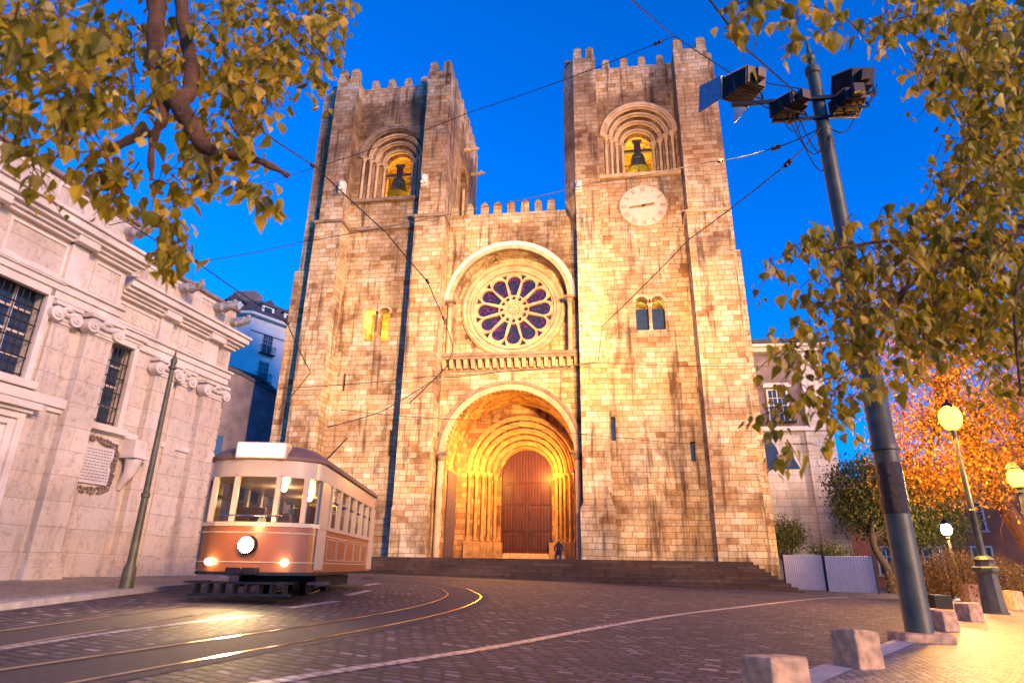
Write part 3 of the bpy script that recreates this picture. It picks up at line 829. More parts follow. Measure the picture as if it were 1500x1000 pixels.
for i, s_ in enumerate(rom):
    ang = -2*PI*i/12
    M_ = Matrix.Translation((CK.x, 1.286, CK.z)) @ Matrix.Rotation(-ang, 4, 'Y') @ Matrix.Translation((0, 0, CR*.83))
    m_ = MB()
    wd = {'I': .085, 'V': .2, 'X': .2}; tot = sum(wd[c] for c in s_); x = -tot/2; h = .185
    for c in s_:
        w_ = wd[c]
        if c == 'I': stroke(m_, M_, x+w_/2, -h, x+w_/2, h, .04)
        if c == 'V': stroke(m_, M_, x+.03, h, x+w_/2, -h, .045); stroke(m_, M_, x+w_-.03, h, x+w_/2, -h, .02)
        if c == 'X': stroke(m_, M_, x+.03, h, x+w_-.03, -h, .045); stroke(m_, M_, x+w_-.03, h, x+.03, -h, .02)
        x += w_
    m_.build('numeral', 'numeral', ck)
def hand(ang, L, w_, back):
    m_ = MB(); M_ = Matrix.Translation((CK.x, 1.25, CK.z)) @ Matrix.Rotation(ang, 4, 'Y')
    n = 9
    pts = []
    for k in range(n+1):
        z = -back+(L+back)*k/n; ww = w_*(.5+.5*abs(math.sin(k*1.9)))*(1 if k < n else .1); pts.append((ww, z))
    poly = [(p[0], p[1]) for p in pts]+[(-p[0], p[1]) for p in reversed(pts)]
    m_.prism(poly, -.02, .02, 'Y', T=M_)
    m_.build('clock_hand', 'gold', ck)
hand(2*PI*(44/60), 1.0, .085, .1)
hand(2*PI*(2.73/12), .82, .12, .1)

# ---- bells
def bell(name, c, r, lab, cat='bell'):
    b = thing(name, lab, cat, (c[0], c[1], c[2]))
    prof = [(r*1.0, 0), (r*.97, .06*r), (r*.80, .35*r), (r*.66, .8*r), (r*.58, 1.35*r), (r*.50, 1.6*r), (r*.2, 1.75*r), (.04, 1.78*r)]
    m_ = MB().lathe(prof, c, 28); m_.lathe([(r*.62, 1.0*r), (r*.66, 1.05*r), (r*.62, 1.1*r)], c, 28)
    m_.build('bell_body', 'bronze', b, smooth=True)
    m_ = MB(); z = c[2]+1.78*r
    m_.box(c[0]-.24, c[0]+.24, c[1]-.12, c[1]+.12, z, z+1.0)
    m_.box(c[0]-.36, c[0]+.36, c[1]-.13, c[1]+.13, z+1.0, z+1.25)
    m_.build('headstock', 'darkwood', b, bevel=.03)
    m_ = MB()
    for x in (-.17, -.03, .12): m_.box(c[0]+x, c[0]+x+.05, c[1]-.15, c[1]+.15, z-.05, z+1.02)
    m_.build('iron_strap', 'iron', b)
    MB().box(c[0]-1.25, c[0]+1.25, c[1]-.1, c[1]+.1, z+.12, z+.38).build('beam', 'darkwood', b)
    MB().cyl((c[0], c[1], c[2]-.18), (c[0], c[1], c[2]+.6), .05, .03, 8).build('clapper', 'iron', b)
    return b
bell('bell', (-9.62, 3.05, 28.2), .86, 'dark bronze bell hanging in the left tower')
bell('bell', (8.93, 3.05, 28.95), .84, 'greenish bronze bell hanging above the clock in the right tower')

# ---- church steps
mb_ = None
st = thing('church_steps', 'broad flight of dark stone steps in front of the cathedral', 'steps', (0, -3, 0))
N_ST = 9
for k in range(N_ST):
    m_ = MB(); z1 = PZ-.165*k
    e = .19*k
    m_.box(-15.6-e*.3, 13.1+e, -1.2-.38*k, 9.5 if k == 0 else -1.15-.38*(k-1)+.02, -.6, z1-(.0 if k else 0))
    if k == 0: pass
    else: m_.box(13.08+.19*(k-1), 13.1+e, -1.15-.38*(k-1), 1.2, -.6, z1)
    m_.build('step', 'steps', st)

# floodlight lamps inside the building: porch, bell chambers, twin windows
lamp('porch_lamp', 'POINT', (1.6, 6.3, 7.2), 380, (1, .42, .05), cath, shadow_soft_size=.12)
lamp('porch_lamp', 'POINT', (-2.4, 4.6, 7.2), 520, (1, .42, .05), cath, shadow_soft_size=.12)
lamp('belfry_lamp', 'POINT', (-9.62, 6.2, 28.2), 700, (1, .58, .03), cath, shadow_soft_size=.2)
lamp('belfry_lamp', 'POINT', (8.93, 6.2, 28.9), 850, (1, .64, .06), cath, shadow_soft_size=.2)
lamp('window_lamp', 'POINT', (twL[0]-.6, 2.9, 17.6), 130, (1, .62, .10), cath, shadow_soft_size=.1)
lamp('window_lamp', 'POINT', (twR[0], 2.9, 18.0), 50, (1, .75, .14), cath, shadow_soft_size=.1)

# ================================================================== LEFT CLASSICAL BUILDING
# local frame: x = along the facade (away from viewer), y = outwards to the street, z = up
D6 = R(6.5)
LO = Vector((-9.29, -22.49, 0))
ex = Vector((math.sin(D6), math.cos(D6), 0)); ey = Vector((math.cos(D6), -math.sin(D6), 0))
TL = Matrix(((ex.x, ey.x, 0, LO.x), (ex.y, ey.y, 0, LO.y), (0, 0, 1, 0), (0, 0, 0, 1)))
lb = thing('classical_building', 'pale stone classical building with pilasters and barred windows on the left of the street', 'building', (LO.x, LO.y, .4))
MAT['cstone'] = masonry('classical_ashlar', [(0, (.58, .48, .38)), (.5, (.64, .54, .44)), (1, (.68, .60, .51))], 1.5, .62, (.36, .27, .20), .3, False, .006)
MAT['ctrim'] = plain('classical_moulding_stone', (.66, .56, .47), .8, 0, .22, 1.3, .35, bd=.02)
def L(): return MB(TL)
S1, S2 = .62, 6.3          # end of projecting wing, end of building
P1 = .62                   # projection of wing one
# walls with window holes
W1 = L().box(-16, S1, -5, P1, -.2, 9.2)
W1.build('wall', 'cstone', lb, cuts=[L().box(-3.05, -1.5, P1-.45, P1+.3, 5.2, 7.55), L().box(-3.25, -1.75, P1-.5, P1+.3, -.3, 3.9)])
L().box(S1, S2, -5, 0, -.2, 9.0).build('wall', 'cstone', lb, cuts=[L().box(.35, 2.02, -.45, .3, 4.75, 7.2)])
def barred(s0, s1, o, z0, z1, dark=True):
    f = L()
    t = .16
    f.box(s0-t, s0, o-.02, o+.10, z0-.05, z1+t); f.box(s1, s1+t, o-.02, o+.10, z0-.05, z1+t); f.box(s0, s1, o-.02, o+.098, z1, z1+t)
    f.box(s0-.3, s1+.3, o-.02, o+.20, z0-.22, z0-.02); f.box(s0-.28, s1+.28, o-.02, o+.22, z1+.28, z1+.44); f.box(s0-.2, s1+.2, o-.02, o+.14, z1+.18, z1+.28)
    w_ = f.build('window', 'ctrim', lb, bevel=.02)
    L().box(s0, s1, o-.40, o-.36, z0, z1).build('pane', 'glassdark', w_)
    m_ = L()
    for k in range(1, 3): m_.box(s0+(s1-s0)*k/3-.03, s0+(s1-s0)*k/3+.03, o-.36, o-.31, z0, z1)
    for k in range(1, 4): m_.box(s0, s1, o-.355, o-.32, z0+(z1-z0)*k/4-.03, z0+(z1-z0)*k/4+.03)
    m_.build('sash', 'ctrim', w_)
    m_ = L(); nb = 9
    for k in range(nb+1):
        x = s0+.03+(s1-s0-.06)*k/nb; m_.cyl((x, o-.06, z0), (x, o-.06, z1), .014, .014, 6)
    for k in range(6):
        z = z0+.1+(z1-z0-.2)*k/5; m_.box(s0, s1, o-.085, o-.055, z-.016, z+.016)
    m_.build('iron_grille', 'iron', w_)
barred(-3.05, -1.5, P1, 5.2, 7.55)
barred(.35+.32, 2.02, 0, 4.75, 7.2)
# door of wing one
m_ = L()
for k, (t, pr) in enumerate(((.0, .06), (.14, .14), (.30, .22))):
    m_.box(-3.25-t-.16, -3.25-t, P1-.02, P1+pr, -.2, 3.9+t+.16); m_.box(-1.75+t, -1.75+t+.16, P1-.02, P1+pr, -.2, 3.9+t+.16); m_.box(-3.25-t, -1.75+t, P1-.02, P1+pr-.003, 3.9+t, 3.9+t+.16)
m_.box(-3.9, -1.1, P1-.02, P1+.42, 4.45, 4.62); m_.box(-3.8, -1.2, P1-.02, P1+.3, 4.36, 4.449)
dr = m_.build('doorway', 'ctrim', lb, bevel=.015)
L().box(-3.25, -1.75, P1-.42, P1-.36, -.1, 3.9).build('door', 'wood', lb)

def ionic(s, w_, o, z0, zc, thick=.22, side=True):
    """pilaster with volute capital"""
    m_ = L()
    m_.box(s-w_/2, s+w_/2, o-.02, o+thick, z0+.5, zc)
    m_.box(s-w_/2-.12, s+w_/2+.12, o-.02, o+thick+.12, z0-.3, z0+.32); m_.box(s-w_/2-.07, s+w_/2+.07, o-.02, o+thick+.07, z0+.32, z0+.5)
    p = m_.build('pilaster', 'cstone', lb, bevel=.015)
    m_ = L()
    m_.box(s-w_/2-.04, s+w_/2+.04, o, o+thick+.04, zc-.02, zc+.06)
    m_.box(s-w_/2-.15, s+w_/2+.15, o, o+thick+.16, zc+.42, zc+.52)
    m_.box(s-w_/2-.02, s+w_/2+.02, o, o+thick+.06, zc+.06, zc+.42)
    m_.tube([(s-w_/2+.02, o+thick+.10, zc+.3), (s, o+thick+.10, zc+.22), (s+w_/2-.02, o+thick+.10, zc+.3)], [.10, .07, .10], 8)
    for sg in (-1, 1):
        x = s+sg*(w_/2+.02)
        m_.cyl((x, o+thick-.16, zc+.19), (x, o+thick+.15, zc+.19), .19, .19, 16)
        m_.cyl((x, o+thick+.15, zc+.19), (x, o+thick+.19, zc+.19), .12, .10, 14)
        m_.cyl((x, o+thick+.19, zc+.19), (x, o+thick+.22, zc+.19), .05, .04, 10)
    m_.ball((s, o+thick+.14, zc+.40), .1); m_.ball((s-.1, o+thick+.12, zc+.36), .06); m_.ball((s+.1, o+thick+.12, zc+.36), .06)
    m_.build('capital', 'ctrim', p, smooth=True)
ionic(.10, .80, P1, .5, 6.85, .26)
ionic(-.98, .5, P1, .5, 6.85, .10)
ionic(-3.9, .8, P1, .5, 6.85, .26)
ionic(3.25, .80, 0, .5, 6.65, .24)
ionic(5.55, .95, 0, .5, 6.45+.1, .24)
ionic(4.2, .5, 0, .5, 6.65, .08)
# entablatures
def entab(s0, s1, o, zA, zC, zT, ends=True):
    m_ = L()
    e = lambda z0, z1, pr, x=0.0: m_.box(s0, s1+x, o-.05, o+pr, z0, z1)
    e(zA, zA+.22, .10, .02); e(zA+.22, zA+.42, .16, .05); e(zA+.42, zA+.50, .24, .10)
    m_.build('architrave', 'ctrim', lb, bevel=.01)
    m_ = L(); zz = zC-.62
    m_.box(s0, s1+.08, o-.05, o+.16, zz, zz+.10); m_.box(s0, s1+.14, o-.05, o+.26, zz+.10, zz+.2); m_.box(s0, s1+.30, o-.05, o+.52, zz+.30, zz+.50); m_.box(s0, s1+.22, o-.05, o+.40, zz+.2, zz+.3)
    m_.box(s0, s1+.36, o-.05, o+.60, zz+.50, zz+.60)
    m_.build('cornice', 'ctrim', lb, bevel=.015)
    # parapet with sunk panels
    m_ = L(); m_.box(s0, s1-.02, o-.55, o-.04, zC-.02, zT-.14)
    m_.box(s0, s1+.0, o-.55, o+.0, zC-.015, zC+.18)
    m_.build('parapet', 'cstone', lb)
    m_ = L(); m_.box(s0, s1+.06, o-.6, o+.08, zT-.14, zT-.05); m_.box(s0, s1+.03, o-.6, o+.04, zT-.05, zT); m_.build('coping', 'darktrim', lb, bevel=.01)
    return zz
def panel_frames(lst, o, z0, z1, nm='panel'):
    for a, b in lst:
        m_ = L(); t = .07
        m_.box(a, b, o, o+.04, z0, z0+t); m_.box(a, b, o, o+.04, z1-t, z1); m_.box(a, a+t, o, o+.039, z0+t, z1-t); m_.box(b-t, b, o, o+.039, z0+t, z1-t)
        m_.build(nm, 'ctrim', lb)
entab(-16, S1, P1, 7.45, 9.72, 10.85)
entab(S1+.37, S2, 0, 7.25, 9.22, 10.35)
panel_frames([(-3.6, -2.2), (-2.0, -.6), (-5.2, -3.8)], P1-.04, 9.95, 10.6)
panel_frames([(1.1, 2.6), (2.9, 4.0), (4.3, 5.7)], -.04, 9.45, 10.1)
panel_frames([(-2.9, -1.3), (-.45, .5)], P1, 8.05, 9.0, 'frieze_panel')
panel_frames([(1.1, 2.7), (3.9, 4.9)], 0, 7.85, 8.5, 'frieze_panel')
for s, o, w_ in ((-1.0, P1, .5), (-3.5, P1, .5), (2.9+.1, 0, .5), (5.2, 0, .6)):
    zt = 9.1 if o else 8.58
    L().box(s-w_/2, s+w_/2, o-.02, o+.12, zt-1.1, zt+.0).build('frieze_block', 'ctrim', lb, bevel=.015)
    L().box(s-w_/2-.08, s+w_/2+.08, o-.02, o+.36, zt, zt+.3).build('bracket', 'ctrim', lb, bevel=.02)
# string at sill level of wing one + plinth
m_ = L(); m_.box(-16, S1+.02, P1-.02, P1+.16, 4.70, 4.95); m_.box(-16, S1+.05, P1-.02, P1+.08, 4.58, 4.70); m_.build('string_course', 'ctrim', lb, bevel=.02)
m_ = L(); m_.box(-16, S1+.04, P1-.02, P1+.14, -.2, 1.15); m_.box(S1+.05, S2+.08, -.02, .12, -.2, 1.15); m_.build('plinth', 'cstone', lb, bevel=.02)
m_ = L(); m_.box(S1+.05, S2+.05, -.02, .07, 3.0+1.5, 3.0+1.68); m_.build('string_course', 'ctrim', lb, bevel=.02)
MAT['spout'] = plain('weathered_grey_stone', (.34, .31, .29), .9, 0, .4, 4, .5, bd=.02)
# carved waterspouts on the parapet
for s, o, z in ((.35, P1, 10.35), (3.4, 0, 9.95), (5.15, 0, 9.95), (6.15, -.1, 9.75)):
    m_ = L()
    m_.tube([(s, o-.1, z), (s, o+.25, z-.02), (s, o+.5, z-.06), (s, o+.72, z), (s, o+.86, z+.07)], [.16, .18, .14, .12, .07], 9)
    m_.ball((s, o+.55, z+.06), .12); m_.ball((s+.1, o+.3, z-.1), .11); m_.ball((s-.1, o+.3, z-.1), .11); m_.box(s-.05, s+.05, o+.7, o+.8, z+.08, z+.24)
    m_.build('waterspout', 'spout', lb, smooth=True)
# carved coat of arms plaque with scrollwork
m_ = L(); m_.box(.95, 2.15, .0, .07, 3.05, 4.1)
pq = m_.build('plaque', 'whitestone', lb, bevel=.01)
m_ = L()
for k in range(11):
    z = 3.14+k*.085
    x = .98+.05
    while x < 2.05:
        w_ = random.uniform(.03, .11); m_.box(x, min(x+w_, 2.08), .068, .074, z, z+.028); x += w_+.03
m_.build('inscription', 'numeral', pq, kind='stuff')
m_ = L(); rr = random.Random(3)
for k in range(46):
    t = k/46*4
    e_, f_ = int(t), t-int(t)
    x, z = ((.9+1.3*f_, 4.17), (2.22, 4.15-1.1*f_), (2.2-1.3*f_, 3.0), (.88, 3.0+1.1*f_))[e_]
    bump_ = .13*abs(math.sin(f_*PI)) if e_ in (0, 2) else 0
    z += bump_ if e_ == 0 else -bump_
    a0 = rr.uniform(0, 6); r = rr.uniform(.06, .11)
    m_.tube([(x+r*math.cos(a0+j*.9)*(1-j*.08), .05+.02*(j % 2), z+r*math.sin(a0+j*.9)*(1-j*.08)) for j in range(6)], [.035, .04, .035, .03, .025, .02], 6)
m_.build('scrollwork', 'darktrim', pq, smooth=True)
# wall bracket lantern console on same bay
m_ = L(); m_.tube([(2.62, .02, 3.0), (2.62, .12, 3.25), (2.62, .3, 3.5), (2.62, .34, 3.9)], [.06, .12, .18, .24], 10); m_.box(2.34, 2.9, 0, .6, 3.9, 4.0); m_.box(2.4, 2.84, 0, .5, 4.0, 4.45)
m_.build('console', 'ctrim', lb, smooth=True)
# end wall quoins
m_ = L()
for k in range(15): m_.box(S2-.42 if k % 2 else S2-.3, S2+.04, -.5, .035, 1.2+k*.4, 1.2+k*.4+.36)
m_.build('quoins', 'cstone', lb, bevel=.015)

# ================================================================== BACKGROUND STREET BUILDINGS (left gap)
def mathaxes(p0, p1):
    d = Vector((p1[0]-p0[0], p1[1]-p0[1], 0)); ln = d.length; d.normalize()
    n = Vector((d.y, -d.x, 0))            # towards the viewer side when going left->right
    T = Matrix(((d.x, n.x, 0, p0[0]), (d.y, n.y, 0, p0[1]), (0, 0, 1, 0), (0, 0, 0, 1)))
    return T, ln
def window(T, s, z, w_, h, parent, frame='ctrim', pane='glassdark', balcony=False, pr=.06):
    m_ = MB(T); t = .12
    m_.box(s-w_/2-t, s-w_/2, 0, pr, z-t, z+h+t); m_.box(s+w_/2, s+w_/2+t, 0, pr, z-t, z+h+t); m_.box(s-w_/2, s+w_/2, 0, pr-.003, z+h, z+h+t); m_.box(s-w_/2-t-.1, s+w_/2+t+.1, 0, pr+.06, z-t-.08, z-t)
    f = m_.build('window', frame, parent)
    MB(T).box(s-w_/2, s+w_/2, .01, .03, z, z+h).build('pane', pane, f)
    m_ = MB(T); m_.box(s-.03, s+.03, .03, .055, z, z+h)
    nh = max(2, int(h/.5))
    for k in range(1, nh): m_.box(s-w_/2, s+w_/2, .03, .05, z+h*k/nh-.02, z+h*k/nh+.02)
    for q in (-.25, .25): m_.box(s+q*w_-.015, s+q*w_+.015, .03, .048, z, z+h)
    m_.build('sash', 'whitestone', f)
    if balcony:
        m_ = MB(T); a, b = s-w_/2-.35, s+w_/2+.35
        m_.box(a, b, 0, .55, z-.22, z-.12)
        for k in range(17):
            x = a+(b-a)*k/16; m_.box(x-.012, x+.012, .5, .52, z-.12, z+.75)
        m_.box(a, b, .48, .54, z+.75, z+.80); m_.box(a, a+.03, 0, .5, z+.75, z+.79); m_.box(b-.03, b, 0, .5, z+.75, z+.79)
        m_.build('balcony', 'iron', f)
    return f
# blue-white apartment block
ap = thing('apartment_building', 'blue-white apartment block with dark dormer roof beyond the side street', 'building', (-33.7, 25, 1))
cA, cL, cR = (-33.9, 24.8), (-46, 22.5), (-27.5, 37.0)
zt = 28.0
m_ = MB(); m_.prism([cA, cR, (-36, 50), (-56, 40), cL], -1, zt, 'Z'); m_.build('wall', 'bluewall', ap)
m_ = MB(); ins = [(-34.2, 25.6), (-28.6, 37.0), (-36, 49), (-55, 39.5), (-45.6, 23.4)]
m_._add([(x, y, zt+.31) for x, y in [cA, cR, (-36, 50), (-56, 40), cL]]+[(x*.93+(-39)*.07-.0, y*.8+34*.2, zt+2.9) for x, y in ins], [(0, 1, 2, 3, 4), (5, 6, 7, 8, 9)]+[(i, (i+1) % 5, (i+1) % 5+5, i+5) for i in range(5)])
rf = m_.build('roof', 'roofslate', ap)
m_ = MB(); m_.prism([(-33.6, 24.2), (-27, 36.9), (-36, 50.4), (-56.4, 40), (-46.2, 22)], zt, zt+.3, 'Z'); m_.build('cornice', 'bluewall', ap)
MB().box(-38.5, -35.6, 27.2, 29, zt, zt+4.3).build('chimney', 'purplewall', rf)
TA, la = mathaxes(cL, cA); TB, lb2 = mathaxes(cA, cR)
for zz in range(6):
    for s in (la-1.6-.9, la-5.2-.6, la-8.6): window(TA, s, 24.6-zz*3.3, 1.2, 1.75, ap)
    for s in (2.4, 5.6, 8.8, 12): window(TB, s, 24.0-zz*3.3, 1.2, 2.2, ap, balcony=(s < 5 and zz < 2))
MB(TB).box(0, lb2, 0, .2, 26.2, 26.5).build('string_course', 'bluewall', ap)
def dormer(T, s, z, par):
    m_ = MB(T); m_.box(s-.8, s+.8, -2.2, .05-.6, z, z+1.75)
    d_ = m_.build('dormer', 'bluewall', par)
    m_ = MB(T); m_.prism([(s-1.1, z+1.7), (s+1.1, z+1.7), (s, z+2.55)], -2.4, -.35, 'Y'); m_.build('dormer_roof', 'roofslate', d_)
    MB(T).box(s-.5, s+.5, -.56, -.52, z+.25, z+1.5).build('pane', 'glassdark', d_)
    return d_
for s in (la-2.6, la-7): dormer(TA, s, zt+.3, ap)
for s in (2.2, 5.2, 8.2, 11.4): dormer(TB, s, zt+.3, ap)
# salmon gabled house
gh = thing('gabled_house', 'salmon pink gable end house below the blue apartment block', 'house', (-30, 21, 1))
p0 = (-37.5, 17.4); p1 = (-28.2, 19.4)
TG, lg = mathaxes(p0, p1)
m_ = MB(TG); m_.prism([(0, -.5), (lg, -.5), (lg, 17.2), (lg-.3, 18.4), (1.2, 21.2), (0, 20.6)], -7, 0, 'Y'); m_.build('wall', 'salmon', gh)
m_ = MB(TG); m_.prism([(-.3, 20.75), (1.2, 21.45), (lg+.3, 18.55), (lg+.3, 18.25), (1.2, 21.2), (-.3, 20.5)], -7.3, .25, 'Y'); m_.build('roof', 'roofslate', gh)
MB(TG).box(5.4, 7.9, .0, .04, 14.0, 15.9).build('balcony_opening', 'darkvoid', gh)
window(TG, 2.6, 12.2, 1.1, 1.6, gh)
# dark sloping stone building along the side street
dk = thing('dark_stone_house', 'dark stone house with a sloping parapet at the mouth of the side street', 'house', (-22, 8, 1))
p0 = (-25.5, 2.2); p1 = (-15.0, 11.5)
TD, ld = mathaxes(p0, p1)
m_ = MB(TD); m_.prism([(-6, -.5), (ld, -.5), (ld, 11.0), (ld-3, 12.2), (ld*.35, 14.6), (-2, 16.6), (-6, 18)], -5, 0, 'Y'); m_.build('wall', 'purplewall', dk)
m_ = MB(TD); m_.prism([(ld+.1, 10.95), (ld-3, 12.15), (ld*.35, 14.55), (-2, 16.55), (-2, 16.85), (ld*.35, 14.85), (ld-3, 12.45), (ld+.1, 11.25)], -5.1, .15, 'Y'); m_.build('coping', 'roofslate', dk)
for s in (4, 9): MB(TD).box(s-.5, s+.5, .0, .04, 8.2, 9.8).build('window', 'glassdark', dk)

# ================================================================== RIGHT SIDE BUILDING (cloister wing)
cb = thing('side_chapel', 'white plastered chapel wing with a balcony window beside the right tower', 'building', (17.5, 6, .3))
TC_, lc = mathaxes((14.72, 6.0), (20.5, 6.0))
m_ = MB().box(14.72, 20.5, 6.0, 14, -.5, 9.75); m_.build('lower_wall', 'stone2', cb)
m_ = MB().box(14.72, 20.5, 6.06, 14, 9.75, 15.6); m_.build('upper_wall', 'plaster', cb)
m_ = MB(); m_.box(18.85, 20.62, 5.72, 5.995, -.5, 9.75); m_.box(19.1, 20.56, 5.85, 6.055, 10.1, 15.3); m_.build('pilaster', 'stone2', cb, bevel=.02)
m_ = MB(); m_.box(14.72, 20.8, 5.6, 6.05, 9.76, 9.92); m_.box(14.72, 20.7, 5.7, 6.05, 9.92, 10.08); m_.build('cornice', 'whitestone', cb, bevel=.02)
m_ = MB(); m_.box(14.72, 20.85, 5.6, 14.2, 15.32, 15.62); m_.box(14.72, 21.0, 5.4, 14.3, 15.62, 15.85); m_.build('cornice', 'stone2', cb, bevel=.02)
MB().box(14.72, 21.05, 5.3, 14.3, 15.86, 16.15).build('roof', 'roofslate', cb)
TW = Matrix(((1, 0, 0, 0), (0, -1, 0, 6.05), (0, 0, 1, 0), (0, 0, 0, 1)))
f = window(TW, 17.45, 10.55, 1.15, 2.05, cb, frame='whitestone', balcony=True, pr=.12)
m_ = MB(TW); m_.box(16.55, 18.35, 0, .35, 12.78, 12.95); m_.box(16.65, 18.25, 0, .25, 12.95, 13.1); m_.build('lintel', 'whitestone', f)
for c_, a0, a1 in ((16.2, 0, 1), (18.9, 0, 1)): pass
m_ = MB(); m_.prism([(16.1+.95*math.cos(a), 8.25+1.1*math.sin(a)) for a in [PI*(-.5)+PI*k/16 for k in range(17)]], 5.96, 6.2); m_.build('lunette_window', 'glassdark', cb)
m_ = MB(); m_.prism([(17.35, 7.3), (18.3, 7.3), (18.05, 7.85), (17.6, 8.5)], 5.96, 6.2); m_.build('corner_window', 'glassdark', cb)
# terracotta house far right behind trees
rh = thing('terracotta_house', 'terracotta coloured house behind the dark leafy tree', 'house', (27, 14, 0))
TR_, lr = mathaxes((21.5, 15), (34, 9))
m_ = MB(TR_); m_.box(0, lr, -8, 0, -1, 6.5); m_.build('wall', 'redwall', rh)
m_ = MB(TR_); m_.prism([(.4, 6.5), (-8.4, 6.5), (-4, 8.0)], -.3, lr+.3, 'X'); m_.build('roof', 'redwall', rh)
for s in (1.6, 4.4, 7.2, 10): 
    for z in (1.0, 3.9): window(TR_, s, z, 1.0, 1.7, rh)
# pale houses beyond the small square
for (a, b, h, lab, mat) in (((33, 16), (41, 4), 8.5, 'pale house with dark windows beyond the two street lamps', 'farwall'), ((41.5, 2.5), (47, -10), 11, 'tall pale lilac house at the right edge behind the autumn tree', 'bluewall')):
    hh = thing('far_house', lab, 'house', (a[0], a[1], -.3))
    T_, l_ = mathaxes(a, b)
    MB(T_).box(0, l_, -8, 0, -1.5, h).build('wall', mat, hh)
    m_ = MB(T_); m_.prism([(.5, h), (-8.5, h), (-4, h+2.2)], -.3, l_+.3, 'X'); m_.build('roof', 'roofslate', hh)
    k = 1.6
    while k < l_-1:
        z = .9
        while z < h-2: window(T_, k, z, 1.1, 1.8, hh); z += 3.1
        k += 2.6

# ================================================================== HOARDING PANELS + PLANTS
MAT['hoarding'] = plain('white_corrugated_sheet', (.62, .58, .58), .5, .1, .1, 1.5, .1)
a = Vector((15.02, .55, 0)); b = Vector((18.75, -1.95, 0)); mid = a.lerp(b, .47)
for p, q, lab in ((a, mid, 'left white corrugated hoarding panel beside the church steps'), (mid, b, 'right white corrugated hoarding panel in front of the dark tree')):
    d = (q-p); ln = d.length; d.normalize(); nn = Vector((d.y, -d.x, 0))
    h = thing('hoarding_panel', lab, 'hoarding', (p.x, p.y, gz(p.x, p.y)), group='white hoarding panels by the church')
    T = Matrix(((d.x, nn.x, 0, p.x), (d.y, nn.y, 0, p.y), (0, 0, 1, gz(p.x, p.y)-.05), (0, 0, 0, 1)))
    m_ = MB(T); n = 40
    poly = []
    for k in range(n*2+1): poly.append((.03+(ln-.06)*k/(2*n), .018 if (k//2) % 2 else -.018))
    m_._add([(x, y, .05) for x, y in poly]+[(x, y, 1.78) for x, y in poly], [(i, i+1, len(poly)+i+1, len(poly)+i) for i in range(len(poly)-1)])
    m_.build('sheet', 'hoarding', h)
    MB(T).box(.0, .05, -.06, .06, 0, 1.85).build('post', 'iron', h); MB(T).box(ln-.05, ln-.003, -.06, .06, 0, 1.85).build('post', 'iron', h)

LEAFSH = [(0, 0, 0), (.30, .36, .05), (.16, .72, .03), (0, 1.12, -.03), (-.16, .72, .03), (-.30, .36, .05)]
def heartleaf(bm, c, s, rnd, flat=False, droop=.6):
    q = Matrix.Rotation(rnd.uniform(0, 2*PI), 3, 'Z') @ Matrix.Rotation(rnd.uniform(-.9, .9)-droop-.9, 3, 'X') @ Matrix.Rotation(rnd.uniform(-.8, .8), 3, 'Y')
    vs = [bm.verts.new(c+(q @ Vector(p))*s) for p in ((0, 0, 0), (.27, .10, .06), (.40, .34, .10), (.22, .66, .06), (0, 1.08, -.05), (-.22, .66, .06), (-.40, .34, .10), (-.27, .10, .06), (0, .5, -.03))]
    for i in range(1, 8):
        bm.faces.new((vs[8], vs[i-1], vs[i]))
    bm.faces.new((vs[8], vs[7], vs[0]))
def smallleaf(bm, c, s, rnd):
    q = Matrix.Rotation(rnd.uniform(0, 2*PI), 3, 'Z') @ Matrix.Rotation(rnd.uniform(-1.5, 1.5), 3, 'X') @ Matrix.Rotation(rnd.uniform(-.8, .8), 3, 'Y')
    vs = [bm.verts.new(c+(q @ Vector(p))*s) for p in ((0, -.5, 0), (.32, 0, .08), (0, .6, 0), (-.32, 0, .08))]
    bm.faces.new(vs)
def foliage(parent, blobs, mat, size, rnd, heart=False, name='foliage', shell=.35, clump=6, csize=.25):
    """blobs: (centre, radius vector, count) -> clusters of small leaves"""
    bm = bmesh.new()
    for c, r, n in blobs:
        c = Vector(c); r = Vector(r) if not isinstance(r, (int, float)) else Vector((r, r, r))
        for k in range(max(1, n//clump)):
            d = Vector((rnd.gauss(0, 1), rnd.gauss(0, 1), rnd.gauss(0, 1))).normalized()*(rnd.uniform(shell, 1)**.6)
            p = c+Vector((d.x*r.x, d.y*r.y, d.z*r.z))
            for j in range(clump):
                pp = p+Vector((rnd.gauss(0, csize), rnd.gauss(0, csize), rnd.gauss(0, csize)))
                s_ = size*rnd.uniform(.6, 1.3)
                (heartleaf if heart else smallleaf)(bm, pp, s_, rnd)
    me = bpy.data.meshes.new(name); bm.to_mesh(me); bm.free()
    me.materials.append(MAT[mat]); o = bpy.data.objects.new(name, me); COL.objects.link(o)
    o.parent = parent; o.matrix_parent_inverse = parent.matrix_basis.inverted()
    return o
def twigs(m_, start, end, r, rnd, depth=2, n=4):
    P = [Vector(start)]
    d = Vector(end)-Vector(start); ln = d.length
    for k in range(1, 6): P.append(Vector(start)+d*k/5+Vector((rnd.uniform(-1, 1), rnd.uniform(-1, 1), rnd.uniform(-1, 1)))*ln*.05)
    m_.tube(P, [r*(1-.14*k) for k in range(6)], 7)
    if depth > 0:
        for k in range(n):
            i = rnd.randint(1, 5); q = P[i]
            e = q+(d.normalized()+Vector((rnd.uniform(-1, 1), rnd.uniform(-1, 1), rnd.uniform(-.6, 1)))*.9).normalized()*ln*rnd.uniform(.4, .7)
            twigs(m_, q, e, r*(1-.14*i)*.6, rnd, depth-1, n)

